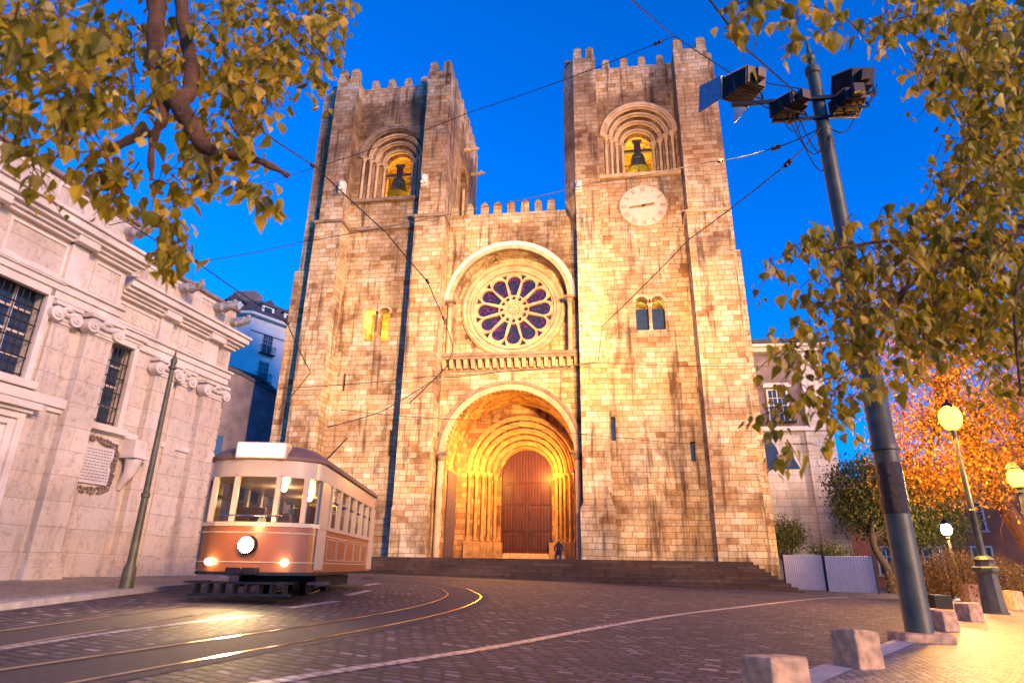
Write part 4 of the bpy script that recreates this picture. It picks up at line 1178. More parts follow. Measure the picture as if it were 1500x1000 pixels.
# small citrus tree and clipped bush behind the hoarding
rnd = random.Random(5)
ct = thing('citrus_tree', 'small round dark green tree behind the left hoarding panel', 'tree', (15.9, 3.2, .2))
m_ = MB()
for k, e in enumerate(((15.3, 3.2, 2.9), (15.9, 3.0, 3.2), (16.6, 3.3, 2.9), (16.2, 3.6, 3.1))): m_.tube([(15.9, 3.2, 0), (15.93, 3.2, 1.2), ((15.9+e[0])/2, 3.2, 1.9), e], [.10, .08, .06, .03], 7)
m_.build('trunk', 'bark_dark', ct)
foliage(ct, [((15.9, 3.2, 3.0), (1.15, 1.0, .95), 3000), ((15.3, 3.1, 2.8), (.6, .6, .6), 700), ((16.5, 3.2, 3.1), (.6, .6, .6), 700)], 'leaf_citrus', .13, rnd, name='crown')
cbsh = thing('clipped_bush', 'low yellow-green bush behind the hoarding panels', 'bush', (18.2, 2.3, .2))
m_ = MB()
for k in range(5): m_.tube([(18.2, 2.3, 0), (18.2+(k-2)*.2, 2.3, 1.0), (18.2+(k-2)*.4, 2.3, 1.9)], [.05, .04, .02], 6)
m_.build('trunk', 'bark_dark', cbsh)
foliage(cbsh, [((18.2, 2.3, 1.75), (1.1, .9, .65), 2600)], 'leaf_citrus', .12, rnd, name='crown')

# dark leafy tree at right of the cathedral
def bigtree(lab, base, trunk, blobs, mat, size, name='street_tree', clump=7, csize=.3, bark='bark_dark', tr=.25, seed=1, group=None, tw=10, shell=.35):
    rnd = random.Random(seed)
    t = thing(name, lab, 'tree', base, group=group)
    m_ = MB(); P = [Vector(p) for p in trunk]
    m_.tube(spline(P, 4), [tr*(1.25-.75*k/(4*(len(P)-1))) for k in range(4*(len(P)-1)+1)], 10)
    for k in range(tw):
        b_ = blobs[k % len(blobs)]; e = Vector(b_[0])+Vector((rnd.uniform(-.5, .5), rnd.uniform(-.5, .5), rnd.uniform(-.5, .5)))
        st_ = P[-1].lerp(P[-2], rnd.uniform(0, .7))
        twigs(m_, st_, e, tr*.42, rnd, 2, 3)
    m_.build('trunk', bark, t, smooth=True)
    foliage(t, blobs, mat, size, rnd, name='crown', clump=clump, csize=csize, shell=shell)
    return t
bigtree('dark green bushy tree standing behind the white hoarding', (20.6, 1.0, .1), [(20.6, 1.0, 0), (20.5, 1.0, 1.2), (20.1, 1.2, 2.4), (20.2, 1.2, 3.6)],
        [((20.6, 2.2, 5.6), (2.2, 1.8, 1.9), 9000), ((22.3, 1.6, 5.0), (2.3, 1.8, 2.1), 9000), ((19.9, 2.0, 4.2), (1.2, 1.2, 1.2), 3000), ((22.2, 2.2, 3.3), (1.8, 1.4, 1.1), 3500), ((24.3, 2.5, 4.8), (2.0, 1.8, 2.6), 7000)], 'leaf_green', .15, seed=3, tr=.22)

# flowering hedge by the square
rnd = random.Random(8)
hd = thing('flowering_hedge', 'orange-lit flowering hedge under the street lamps', 'hedge', (19.5, -7.5, -.1))
m_ = MB()
for k in range(9): m_.tube([(17.6+k*.45, -7.3, -.2), (17.5+k*.5, -7.4, .8), (17.3+k*.55, -7.4, 1.6)], [.04, .03, .02], 6)
m_.build('trunk', 'bark_dark', hd)
foliage(hd, [((18.3, -7.2, .75), (1.1, .9, .85), 3500), ((19.7, -7.6, .95), (1.3, .9, 1.0), 4200), ((21.2, -8.0, .8), (1.0, .8, .9), 2600)], 'flowers', .09, rnd, name='crown', clump=8, csize=.12)

# autumn tree lit by the lamp
bigtree('tall autumn tree glowing orange around the street lamp', (20.5, -12.2, -.1), [(20.7, -12.0, -.2), (19.8, -12.4, 2.0), (18.9, -12.7, 4.0), (18.3, -12.8, 6.2), (18.0, -12.6, 8)],
        [((17.0, -12.5, 8.0), (2.3, 2, 2.4), 5000), ((19.5, -12.5, 8.6), (2.6, 2.2, 2.6), 6000), ((17.2, -12.9, 5.3), (2.0, 1.8, 1.6), 6000), ((19.8, -13.2, 5.6), (2.3, 1.8, 1.7), 6500), ((18.2, -13.6, 4.2), (1.8, 1.2, .9), 2500), ((19, -12, 12), (3, 2.4, 2.6), 4000), ((21.5, -12, 10.5), (2.4, 2, 3), 3000), ((16.6, -11.8, 4.0), (1.3, 1.0, .7), 900)],
        'leaf_orange', .11, name='autumn_tree', bark='bark', seed=11, clump=8, csize=.32, tr=.26, tw=16)
bigtree('second autumn tree with forked trunk at the right edge', (23.0, -10.2, -.1), [(22.6, -10.6, -.3), (22.4, -10.6, 2.0), (22.0, -10.8, 4.2), (21.4, -10.8, 6)],
        [((22.0, -10.5, 7.2), (2.0, 2, 1.6), 4500), ((24, -10.5, 6.4), (2.0, 2, 2.4), 5000), ((22.6, -11, 4.9), (1.8, 1.4, 1.0), 2500)], 'leaf_orange', .11, name='autumn_tree', bark='bark', seed=21, clump=8, csize=.3, tr=.3, tw=8)

# ================================================================== STREET LAMPS
def street_lamp(x, y, H, label, mat, power, col, ped=True, lean=0.0):
    z0 = gz(x, y)+.06
    t = thing('street_lamp', label, 'street lamp', (x, y, z0), group='street lamps on the right pavement')
    if ped:
        p = MB(Matrix.Translation((x, y, z0)))
        p.lathe([(.36, 0), (.33, .05), (.30, .06), (.24, 1.02), (.27, 1.05), (.34, 1.1), (.34, 1.18), (.26, 1.22), (.22, 1.3), (.26, 1.4), (.20, 1.46), (.11, 1.5)], (0, 0, 0), 8)
        p.build('pedestal', 'green_pole', t)
    m_ = MB(); b0 = 1.45 if ped else 0
    m_.lathe([(.10, b0), (.085, b0+1.2), (.10, b0+1.22), (.10, b0+1.28), (.08, b0+1.3), (.055, H-.45), (.09, H-.42), (.09, H-.36), (.05, H-.34), (.12, H-.26)], (x, y, z0), 12)
    m_.build('post', 'green_pole', t, smooth=True)
    m_ = MB(Matrix.Translation((x, y, z0+H-.26))); 
    for k in range(4):
        a = PI/4+k*PI/2
        m_.cyl((.11*math.cos(a), .11*math.sin(a), 0), (.2*math.cos(a), .2*math.sin(a), .48), .012, .012, 5)
    m_.lathe([(.24, .48), (.25, .51), (.13, .66), (.05, .70), (.04, .78), (.01, .84)], (0, 0, 0), 4, T=Matrix.Rotation(0, 4, 'Z'))
    m_.build('lantern_frame', 'iron', t)
    MB().ball((x, y, z0+H-.02), .30 if ped else .22, seg=16, rings=10, sc=(1, 1, 1.3)).build('lamp_globe', mat, t, smooth=True)
    lamp('lamp_light', 'POINT', (x, y, z0+H+.0), power, col, t, shadow_soft_size=.40)
    return t
street_lamp(15.78, -17.05, 5.45, 'nearest street lamp on an octagonal iron pedestal, glowing yellow', 'lamp_warm', 4200, (1, .44, .06))
street_lamp(21.8, -3.2, 3.05, 'middle-distance street lamp glowing white low behind the hedge', 'lamp_white', 1200, (1, .62, .25), ped=False)
l3 = at(1489, 700, 17.5)
street_lamp(l3.x, l3.y, l3.z-gz(l3.x, l3.y)-.04, 'small street lantern at the right edge of the photo in front of the autumn trees', 'lamp_warm', 250, (1, .6, .2), ped=False)

# ================================================================== STONE BOLLARDS
def bollard(x, y, w_, d_, h, rz, label):
    t = MB()
    z0 = gz(x, y)+.03; j = lambda a: a*random.uniform(.94, 1.04)
    w2, d2 = w_/2, d_/2
    v = [(-w2, -d2, 0), (w2, -d2, 0), (w2, d2, 0), (-w2, d2, 0), (-w2*.95+random.uniform(-.01, .01), -d2*.95, j(h)), (w2*.93, -d2*.95, j(h)), (w2*.93, d2*.93, j(h)), (-w2*.95, d2*.93, j(h))]
    t.hexa(v)
    bmesh.ops.subdivide_edges(t.bm, edges=t.bm.edges[:], cuts=5, use_grid_fill=True)
    for v_ in t.bm.verts:
        nz = noise.noise_vector(v_.co*9+Vector((x, y, 0)))*.012; v_.co += nz
    bmesh.ops.recalc_face_normals(t.bm, faces=t.bm.faces)
    o = t.build('stone_bollard', 'granite', bevel=.022)
    o.location = (x, y, z0-.04); o.rotation_euler = (0, 0, rz)
    tag(o, label, 'bollard', 'granite block bollards along the kerb')
    return o
b1 = at(1133, 960, 4.6)
bollard(b1.x, b1.y, .37, .34, .40, R(28), 'granite block bollard cut off by the bottom edge of the photo, nearest the viewer')
bollard(7.85, -29.3, .38, .34, .44, R(30), 'reddish granite block bollard on the kerb short of the green floodlight pole')
bollard(11.3, -23.8, .36, .34, .42, R(25), 'granite block bollard half hidden just beyond the green pole')
bollard(13.35, -20.6, .42, .38, .46, R(25), 'granite block bollard between the green pole and the nearest street lamp')
bollard(18.2, -13.6, .46, .46, .62, R(25), 'orange-lit granite block bollard right of the street lamp pedestal')
bollard(19.8, -8.0, .55, .5, .7, R(20), 'granite block bollard farthest away near the right edge')
# planter box behind bollards
pb = MB().box(-.25, .25, -.22, .22, 0, .42).build('bin', 'iron', bevel=.02); pb.location = (15.2, -16.6+1.2, gz(15.2, -15.4)+.03); tag(pb, 'small black block standing behind the granite bollards', 'box')

# ================================================================== GREEN FLOODLIGHT POLE
px, py = 9.93, -25.98
pz = gz(px, py)
MAT['band'] = plain('glossy_dark_band', (.05, .028, .015), .22, .3, .5, 14, .8, bd=.02)  # glossy dark brown, toned for the lamp's orange reflection on the pole
po = thing('floodlight_pole', 'tall dark green iron pole carrying four floodlights on the right', 'pole', (px, py, pz))
m_ = MB(Matrix.Translation((px, py, pz)))
m_.lathe([(.21, 0), (.195, .02), (.19, 2.9), (.215, 2.92), (.215, 3.0), (.19, 3.03), (.175, 6.3), (.145, 6.36), (.135, 9.0), (.15, 9.02), (.15, 9.1), (.135, 9.12), (.135, 9.3), (.15, 9.32), (.15, 9.38), (.128, 9.4), (.12, 10.75), (.15, 10.78), (.155, 10.9), (.12, 10.98), (.07, 11.02)], (0, 0, 0), 24)
m_.build('post', 'green_pole', po, smooth=True)
m_ = MB(Matrix.Translation((px, py, pz))); m_.lathe([(.06, 11.0), (.05, 11.1), (.1, 11.16), (.1, 11.22), (.05, 11.26), (.055, 11.32), (.035, 11.5), (.005, 11.8)], (0, 0, 0), 14)
m_.build('finial', 'green_pole', po, smooth=True)
m_ = MB(); m_.box(px-.36, px+.36, py-.34, py+.34, pz-.02, pz+.18); m_.build('base_stone', 'granite', po, bevel=.05)
m_ = MB(Matrix.Translation((px, py, pz))); m_.lathe([(.196, 1.9), (.199, 1.91), (.199, 2.7), (.196, 2.71)], (0, 0, 0), 24); m_.build('pole_band', 'band', po, smooth=True)
ay = 10.0
m_ = MB(); z = pz+10.05
m_.box(px-1.75, px+1.05, py-.18, py-.12, z-.04, z+.04); m_.box(px-1.0, px+.6, py-.16, py-.10, z-.5, z-.44)
for x in (-.5, .4): m_.box(px+x-.02, px+x+.02, py-.15, py-.11, z-.47, z)
m_.build('crossarm', 'iron', po)
def flood(c, aim, w_, h, d, lab, visor=False):
    f = (Vector(aim)-Vector(c)).normalized(); r_ = f.cross(Vector((0, 0, 1))).normalized(); u_ = r_.cross(f)
    T = Matrix(((r_.x, f.x, u_.x, c[0]), (r_.y, f.y, u_.y, c[1]), (r_.z, f.z, u_.z, c[2]), (0, 0, 0, 1)))
    t = thing('floodlight', lab, 'floodlight', c, group='floodlights on the green pole')
    m_ = MB(T)
    m_.hexa([(-w_*.36, -d/2, -h*.36), (w_*.36, -d/2, -h*.36), (w_/2, d/2, -h/2), (-w_/2, d/2, -h/2), (-w_*.36, -d/2, h*.36), (w_*.36, -d/2, h*.36), (w_/2, d/2, h/2), (-w_/2, d/2, h/2)])
    m_.box(-w_*.54, w_*.54, d/2, d/2+.04, -h*.54, h*.54); m_.box(-.1, .1, -d/2-.16, -d/2, -.1, .1)
    m_.build('housing', 'flood', t)
    m_ = MB(T)
    for k in range(11):
        y = -d/2+.04+k*(d-.08)/10; s_ = .36+.14*(y+d/2)/d+.035
        m_.box(-w_*s_, w_*s_, y-.006, y+.006, -h*s_, h*s_)
    m_.build('cooling_fins', 'flood', t)
    m_ = MB(T); m_.tube([(-w_*.58, 0, 0), (-w_*.58, -.1, -h*.62), (w_*.58, -.1, -h*.62), (w_*.58, 0, 0)], .02, 6); m_.build('bracket', 'iron', t)
    MB(T).box(-w_*.46, w_*.46, d/2+.03, d/2+.045, -h*.46, h*.46).build('lens', 'lamp_flood', t)
    if visor:
        m_ = MB(T)
        m_.hexa([(-w_*.56, d/2+.04, h*.56), (w_*.56, d/2+.04, h*.56), (w_*.75, d/2+.62, h*.66), (-w_*.75, d/2+.62, h*.66), (-w_*.56, d/2+.04, h*.59), (w_*.56, d/2+.04, h*.59), (w_*.75, d/2+.62, h*.70), (-w_*.75, d/2+.62, h*.70)])
        for sg in (-1, 1):
            m_.hexa([(sg*w_*.56, d/2+.04, -h*.5), (sg*w_*.60, d/2+.04, -h*.5), (sg*w_*.79, d/2+.62, -h*.62), (sg*w_*.75, d/2+.62, -h*.62), (sg*w_*.56, d/2+.04, h*.56), (sg*w_*.60, d/2+.04, h*.56), (sg*w_*.79, d/2+.62, h*.66), (sg*w_*.75, d/2+.62, h*.66)])
        m_.build('visor', 'aluminium', t)
    lc_ = T @ Vector((0, d/2+.75 if visor else d/2+.1, 0))
    return t, lc_
MAT['lamp_flood'] = emis('lit_floodlight_lens', (1, .80, .52), 4)
FL = [((8.55, -26.05, 10.62), (-8, 4, 17), .62, .50, .62, 'largest floodlight at the left end of the crossarm, with a wide metal visor', True),
      ((9.3, -26.2, 9.85), (-5, 0, 12), .52, .34, .5, 'small floodlight hung under the crossarm just left of the pole', False),
      ((10.65, -26.1, 10.40), (8, 0, 22), .60, .46, .62, 'floodlight standing on the right end of the crossarm', False),
      ((10.42, -26.2, 9.85), (8, 0, 11), .52, .34, .5, 'small floodlight hung under the crossarm just right of the pole', False)]
WF = (1, .55, .21)
for i, (c, aim, w_, h, d, lab, vis) in enumerate(FL):
    t, lc_ = flood(c, aim, w_, h, d, lab, vis)
    lamp('flood_beam', 'SPOT', lc_, (18000, 13500, 18500, 13500)[i], WF, t, aim=aim, spot_size=R((66, 58, 60, 58)[i]), spot_blend=1.0, shadow_soft_size=.15)
# loose cables at the pole head
m_ = MB()
def loop(a, b, sag, n=10): return [Vector(a).lerp(Vector(b), k/n)+Vector((0, 0, -sag*4*(k/n)*(1-k/n))) for k in range(n+1)]
for a, b, s_ in (((9.2, -26.2, 9.7), (9.9, -26.15, 9.2), .75), ((9.3, -26.2, 9.7), (9.95, -26.15, 9.1), 1.1), ((9.05, -26.2, 9.75), (9.5, -26.2, 9.7), .5), ((9.4, -26.2, 9.7), (9.85, -26.2, 9.0), .6),
                 ((10.9, -26.2, 10.1), (10.5, -26.3, 9.7), .25), ((8.7, -26.1, 10.1), (9.3, -26.2, 9.95), .2), ((10.5, -26.3, 9.65), (10.0, -26.2, 9.2), .3), ((11.05, -26.1, 10.3), (10.7, -26.2, 9.8), .15)):
    m_.tube(loop(a, b, s_), .012, 5)
m_.build('loose_cable', 'cable', po)

# ================================================================== OVERHEAD WIRES
wires = []
def wire(P, sag, label, r=.012, ins=(), grp=None):
    P = [Vector(p) for p in P]; pts = []
    for i in range(len(P)-1):
        n = 14
        for k in range(n+(i == len(P)-2)):
            t = k/n; q = P[i].lerp(P[i+1], t); q.z -= sag*4*t*(1-t); pts.append(q)
    o = MB().tube(pts, r, 6).build('overhead_wire', 'cable')
    tag(o, label, 'wire', grp or 'overhead tram wires')
    for f in ins:
        i = int(f*(len(pts)-1)); d = (pts[min(i+1, len(pts)-1)]-pts[i-1]).normalized()
        T = Matrix.Translation(pts[i]) @ d.to_track_quat('Z', 'Y').to_matrix().to_4x4()
        m_ = MB(T); m_.lathe([(.02, -.11), (.05, -.09), (.05, -.04), (.03, -.02), (.055, 0), (.03, .02), (.05, .04), (.05, .09), (.02, .11)], (0, 0, 0), 8)
        m_.build('insulator', 'flood', o)
    return o
hub = Vector((px-.1, py-.1, pz+9.35))
J = at(988, 53, 17)
wl = TL @ Vector((2.5, .3, 9.0)); 
wire([at(900, -22, 8), J, at(1078, 112, 13), hub+Vector((-.2, 0, 1.0))], .02, 'steel span wire running from the top of the photo past the big floodlight', .012)
wire([J, at(690, 164, 20), at(440, 252, 21), at(160, 330, 17)], .10, 'long span wire crossing the sky behind both towers to the left building', .013, ins=(.03,))
wire([at(1030, -12, 7.5), at(1090, 70, 8.5), hub+Vector((-.3, -.1, .7))], -.02, 'thick cable dropping from the top edge to the pole crossarm', .014)
wire([hub, at(1120, 221, 13.5), at(1040, 237, 16), at(870, 268, 21), at(700, 305, 24), at(440, 355, 24), at(294, 383, 20)], .05, 'span wire with two insulators from the pole head across the clock tower', .014, ins=(.14, .30))
wire([hub, at(1150, 243, 12), at(1010, 350, 17), at(882, 478, 22), at(876, 531, 22), at(730, 545, 21), at(640, 553, 20), at(560, 602, 18), at(480, 625, 16.5)], .03, 'slanting wire with one insulator from the pole down across the right tower', .013, ins=(.12,))
wire([at(330, 155, 9), at(464, 246, 15), at(566, 341, 18), at(626, 412, 20), at(652, 470, 21.5), at(664, 509, 22), at(655, 536, 22), at(600, 590, 20)], .02, 'dark heavy wire slanting down over the left tower to the rose window', .016, ins=(.14, .43, .57))
wire([at(410, 568, 20), at(630, 551, 23), at(870, 531, 24), at(1128, 536, 26)], .06, 'thin horizontal wire at the height of the rose window sill', .012)
wire([at(500, 600, 20), at(700, 615, 22), at(900, 640, 24), at(1135, 657, 26)], .06, 'thin lower wire crossing above the portal', .010)
wire([at(185, 325, 14), at(290, 385, 15), at(420, 472, 18), at(455, 545, 20), at(408, 600, 19)], .04, 'sagging wire in front of the blue apartment block', .014, ins=(.26, .5))
wire([at(-20, 185, 12), at(185, 325, 14)], .03, 'short wire above the left building parapet', .012)

# slender green catenary post in front of the left building
cp = onG(183, 868)
cp = Vector((cp.x, cp.y, gz(cp.x, cp.y)))
ct_ = thing('catenary_post', 'slender green iron post in front of the pale classical building', 'post', cp)
Hc = 5.75-cp.z
m_ = MB(Matrix.Translation(cp)); m_.lathe([(.15, 0), (.13, .5), (.09, .6), (.075, 2.0), (.095, 2.02), (.095, 2.1), (.07, 2.12), (.052, Hc-.35), (.09, Hc-.33), (.09, Hc-.27), (.055, Hc-.25), (.08, Hc-.12), (.05, Hc-.05), (.03, Hc), (.005, Hc+.18)], (0, 0, 0), 16)
m_.build('post', 'green_pole', ct_, smooth=True)

# ================================================================== TRAM at rest on the left track
tx, ty = -1.72, -24.9
TH = math.atan2(-(-.62), 0)  # placeholder
dirv = Vector((.85, -4.6, 0)).normalized()       # travel direction (towards the viewer)
lat = Vector((-dirv.y, dirv.x, 0))
tz = gz(tx, ty)+.01
TT = Matrix(((dirv.x, lat.x, 0, tx), (dirv.y, lat.y, 0, ty), (0, 0, 1, tz), (0, 0, 0, 1)))   # x forward (0 = front face), y left, z up
tram = thing('tram', 'vintage tram with lit headlight rounding the bend in front of the cathedral', 'tram', (tx, ty, tz))
MAT['tram_red'] = plain('tram_ochre_paint', (.30, .10, .035), .28, 0, .08, 2, .03)
MAT['tram_cream'] = plain('tram_cream_paint', (.52, .40, .28), .28, 0, .06, 2, .03)
MAT['tram_seat'] = plain('tram_seat_wood', (.20, .09, .04), .5, 0, .2, 4, .1)
MAT['tram_roof'] = plain('tram_roof_paint', (.16, .09, .07), .6, 0, .2, 3, .1)
LEN, HW = 8.2, 1.18
def outline(inset=0.0, n=7):
    """plan outline with rounded ends"""
    p = []; r = .75; a = HW-inset
    def arc(cx, cy, rx, ry, a0, a1): return [(cx+rx*math.cos(a0+(a1-a0)*k/n), cy+ry*math.sin(a0+(a1-a0)*k/n)) for k in range(n+1)]
    p += arc(-.62, 0, .62-inset, a, -PI/2, PI/2)
    p += arc(-LEN+.62, 0, .62-inset, a, PI/2, 3*PI/2)
    return p
def tl(): return MB(TT)
tl().prism(outline(0), .55, 1.42, 'Z').build('lower_body', 'tram_red', tram, smooth=True)
tl().prism(outline(-.03), 1.42, 1.50, 'Z').build('waist_rail', 'tram_cream', tram)
tl().prism(outline(-.02), .50, .56, 'Z').build('skirt_rail', 'iron', tram)
def clearglass():
    mt, nt, bs = newmat('tram_window_glass')
    bs.inputs['Base Color'].default_value = (.03, .03, .035, 1); bs.inputs['Roughness'].default_value = .05
    tr = N(nt, 'ShaderNodeBsdfTransparent'); tr.inputs[0].default_value = (.8, .8, .8, 1)
    ms = N(nt, 'ShaderNodeMixShader'); ms.inputs[0].default_value = .72
    nt.links.new(bs.outputs[0], ms.inputs[1]); nt.links.new(tr.outputs[0], ms.inputs[2]); nt.links.new(ms.outputs[0], nt.nodes['Material Output'].inputs[0])
    return mt
MAT['tram_glass'] = clearglass()
for k in range(6):
    for sg in (-1, 1):
        x = -1.7-k*.95
        m_ = MB(TT); m_.box(x-.04, x+.04, sg*.3, sg*1.0, 1.43, 1.92); m_.build('seat', 'tram_seat', tram, bevel=.03)
m_ = MB(TT); m_.box(-1.05, -1.01, -1.0, 1.0, 1.43, 2.4, ) if False else m_.box(-.75, -.45, -.2, .2, 1.43, 1.62); m_.build('controller', 'iron', tram)

g_ = tl().prism(outline(.10), 1.50, 2.42, 'Z').build('window_glass', 'tram_glass', tram, smooth=True)
tl().prism(outline(0), 2.40, 2.74, 'Z').build('letter_board', 'tram_cream', tram, smooth=True)
# window posts: along sides
for sg in (-1, 1):
    for k in range(8):
        x = -.72-(LEN-1.44)*k/7
        tl().box(x-.06, x+.06, sg*(HW-.11), sg*HW, 1.50, 2.40).build('window_post', 'tram_cream', tram, bevel=.01)
    for k in range(7):
        x = -.72-(LEN-1.44)*(k+.5)/7; w_ = (LEN-1.44)/14-.09
        tl().box(x-w_, x+w_, sg*(HW-.105), sg*(HW-.06), 2.06, 2.10).build('window_bar', 'darkwood', tram)
for e in (0, 1):
    for a in (-.95, -.38, .38, .95):
        rx, ry = .62, HW
        cx = -.62 if e == 0 else -LEN+.62
        th = a if e == 0 else PI-a
        x = cx+(rx-.02)*math.cos(th); y = (ry-.04)*math.sin(th)
        tl().box(x-.05, x+.05, y-.05, y+.05, 1.50, 2.40).build('window_post', 'tram_cream', tram, bevel=.01)
m_ = tl()
for z in (.74, 1.30):
    P_ = [(x, y, z) for x, y in outline(-.008)]; m_.tube(P_+[P_[0]], .012, 5)
m_.build('beading', 'tram_cream', tram)
for sg in (-1, 1):
    for k in range(5):
        x0 = -1.55-k*1.05; y = sg*(HW+.004)
        m_ = tl(); t_ = .018
        m_.box(x0-.92, x0, min(y, y+sg*.01), max(y, y+sg*.01), .80, .80+t_); m_.box(x0-.92, x0, min(y, y+sg*.01), max(y, y+sg*.01), 1.24, 1.24+t_)
        m_.box(x0-.92, x0-.92+t_, min(y, y+sg*.009), max(y, y+sg*.009), .80+t_, 1.24); m_.box(x0-t_, x0, min(y, y+sg*.009), max(y, y+sg*.009), .80+t_, 1.24)
        m_.build('side_panel', 'tram_cream', tram)
# roof: domed layers
m_ = tl(); lay = []
prof = [(0.0, 2.74), (-.06, 2.76), (-.06, 2.82), (.05, 2.92), (.22, 3.02), (.50, 3.10), (.85, 3.14)]
n_ = len(outline(0)); vs = []
for ins_, z in prof: vs += [(x, y, z) for x, y in outline(ins_ if ins_ < .6 else .58)] if ins_ < .6 else [(x, y*.45, z) for x, y in outline(.5)]
fs = []
for i in range(len(prof)-1):
    for k in range(n_): j = (k+1) % n_; fs.append((i*n_+k, i*n_+j, (i+1)*n_+j, (i+1)*n_+k))
fs.append(tuple(range(n_-1, -1, -1))); fs.append(tuple(range((len(prof)-1)*n_, len(prof)*n_)))
m_._add(vs, fs); roof = m_.build('roof', 'tram_roof', tram, smooth=True)
m_ = tl(); m_.tube([(-LEN*.5, 0, 3.14), (-LEN*.5-1.5, 0, 3.7), (-LEN*.5-3.8, 0, 4.75)], [.04, .03, .02], 6); m_.lathe([(.25, 0), (.2, .12), (.08, .2)], (-LEN*.5, 0, 3.13), 12); m_.build('trolley_pole', 'iron', roof)
# destination box
m_ = tl(); m_.box(-.30, .06, -.52, .52, 2.76, 3.10); bx_ = m_.build('destination_box', 'tram_cream', tram, bevel=.02)
tl().box(.055, .075, -.46, .46, 2.81, 3.05).build('lit_blind', 'sign_lit', bx_)
# headlight
m_ = tl(); m_.cyl((-.03, 0, 1.06), (.12, 0, 1.06), .19, .17, 20); hl = m_.build('headlight', 'iron', tram, smooth=True)
tl().cyl((.10, 0, 1.06), (.135, 0, 1.06), .15, .14, 20).build('lens', 'headlight', hl)
for sg in (-1, 1):
    m_ = tl(); m_.cyl((-.15, sg*.72, .74), (-.02, sg*.74, .74), .07, .06, 12); m_.build('marker_light', 'sign_lit_amber', tram) if 'sign_lit_amber' in MAT else m_.build('marker_light', 'cabin_light', tram)
# front details: windscreen wiper rail, bumper, fender, steps
m_ = tl(); m_.box(-.2, .22, -.28, .28, .52, .64); m_.cyl((.0, 0, .58), (.30, 0, .58), .06, .06, 10); m_.build('coupler', 'iron', tram)
m_ = tl()
for k in range(8): m_.box(-.12+.0, .12, -.84+.24*k-.02, -.84+.24*k+.02, .13, .36)
m_.box(-.06, .16, -.95, .95, .12, .17); m_.box(-.1, .10, -.95, .95, .34, .38); m_.build('lifeguard', 'iron', tram)
m_ = tl(); m_.box(-5.6, -2.5, -.78, .78, .34, .56); m_.box(-5.9, -2.2, -.86, -.80, .22, .46); m_.box(-5.9, -2.2, .80, .86, .22, .46); m_.build('truck', 'iron', tram)
for x in (-3.1, -5.1):
    for sg in (-1, 1):
        m_ = tl(); m_.cyl((x, sg*.40, .33), (x, sg*.50, .33), .33, .33, 24); m_.cyl((x, sg*.36, .33), (x, sg*.40, .33), .36, .36, 24); m_.build('wheel', 'iron', tram)
for e in (-.95, -LEN+.95):
    for sg in (-1, 1):
        m_ = tl(); m_.box(e-.36, e+.36, sg*(HW+.0), sg*(HW+.02), .6, 2.38); m_.build('door', 'tram_cream', tram)
        m_ = tl(); m_.box(e-.32, e+.32, sg*(HW-.1), sg*(HW+.22), .32, .37); m_.build('footboard', 'darkwood', tram)
for x in (-1.8, -4.1, -6.4):
    m_ = tl(); m_.ball((x, 0, 2.36), .07); m_.build('cabin_lamp', 'cabin_light', tram)
m_ = tl(); m_.tube([(.02, -.6, 1.62), (.05, -.2, 1.62), (.05, .2, 1.62), (.02, .6, 1.62)], .015, 6); m_.build('hand_rail', 'rail', tram)
hp = TT @ Vector((.35, 0, 1.06))
lamp('headlight_beam', 'SPOT', hp, 240, (1, .62, .25), tram, aim=TT @ Vector((8, 0, .3)), spot_size=R(110), spot_blend=.9, shadow_soft_size=.12)
for x in (-1.8, -4.1, -6.4): lamp('cabin_light', 'POINT', TT @ Vector((x, 0, 2.2)), 14, (1, .6, .25), tram, shadow_soft_size=.1)
lamp('front_glow', 'POINT', TT @ Vector((.9, 0, 1.5)), 30, (1, .55, .2), tram, shadow_soft_size=.2)  # point light in the open, just ahead of the tram's front face

# ================================================================== FOREGROUND TREES (branches overhead)
def overhang(name, label, base, trunk, limbs, blobs, seed, size, thin=0.0, mat='leaf'):
    rnd = random.Random(seed)
    t = thing(name, label, 'tree', base)
    m_ = MB(); P = spline([Vector(p) for p in trunk], 4)
    m_.tube(P, [.34*(1-.5*k/len(P)) for k in range(len(P))], 12); m_.build('trunk', 'bark', t, smooth=True)
    for L_, r0, r1 in limbs:
        P = spline([Vector(p) for p in L_], 5)
        P = [p+Vector(noise.noise_vector(p*2.3))*r0*.35 for p in P]
        m_ = MB(); m_.tube(P, [r0+(r1-r0)*k/(len(P)-1)+.08*r0*math.sin(k*2.1) for k in range(len(P))], 10); m_.build('limb', 'bark', t, smooth=True)
    m_ = MB(); bm = bmesh.new()
    for (x, y, r, d0, d1, n) in blobs:
        for k in range(n):
            a = rnd.uniform(0, 2*PI); q = r*math.sqrt(rnd.random())
            if rnd.random() < thin: continue
            c = at(x+q*math.cos(a), y+q*math.sin(a), rnd.uniform(d0, d1))
            # a hanging spray of leaves on a twig
            e = c+Vector((rnd.uniform(-.25, .25), rnd.uniform(-.25, .25), rnd.uniform(-.35, -.05)))
            m_.tube([c, c.lerp(e, .5)+Vector((0, 0, .02)), e], [.006, .004, .002], 4)
            for j in range(rnd.randint(4, 7)):
                p = c.lerp(e, rnd.random())+Vector((rnd.gauss(0, .05), rnd.gauss(0, .05), rnd.gauss(0, .05)))
                heartleaf(bm, p, size*rnd.uniform(.4, 1.35), rnd)
    m_.build('twigs', 'bark', t, kind='stuff')
    me = bpy.data.meshes.new('leaves'); bm.to_mesh(me); bm.free(); me.materials.append(MAT[mat])
    o = bpy.data.objects.new('leaves', me); COL.objects.link(o); o.parent = t; o.matrix_parent_inverse = t.matrix_basis.inverted()
    return t
A = lambda x, y, d: tuple(at(x, y, d))
fork = A(235, 165, 5.0)
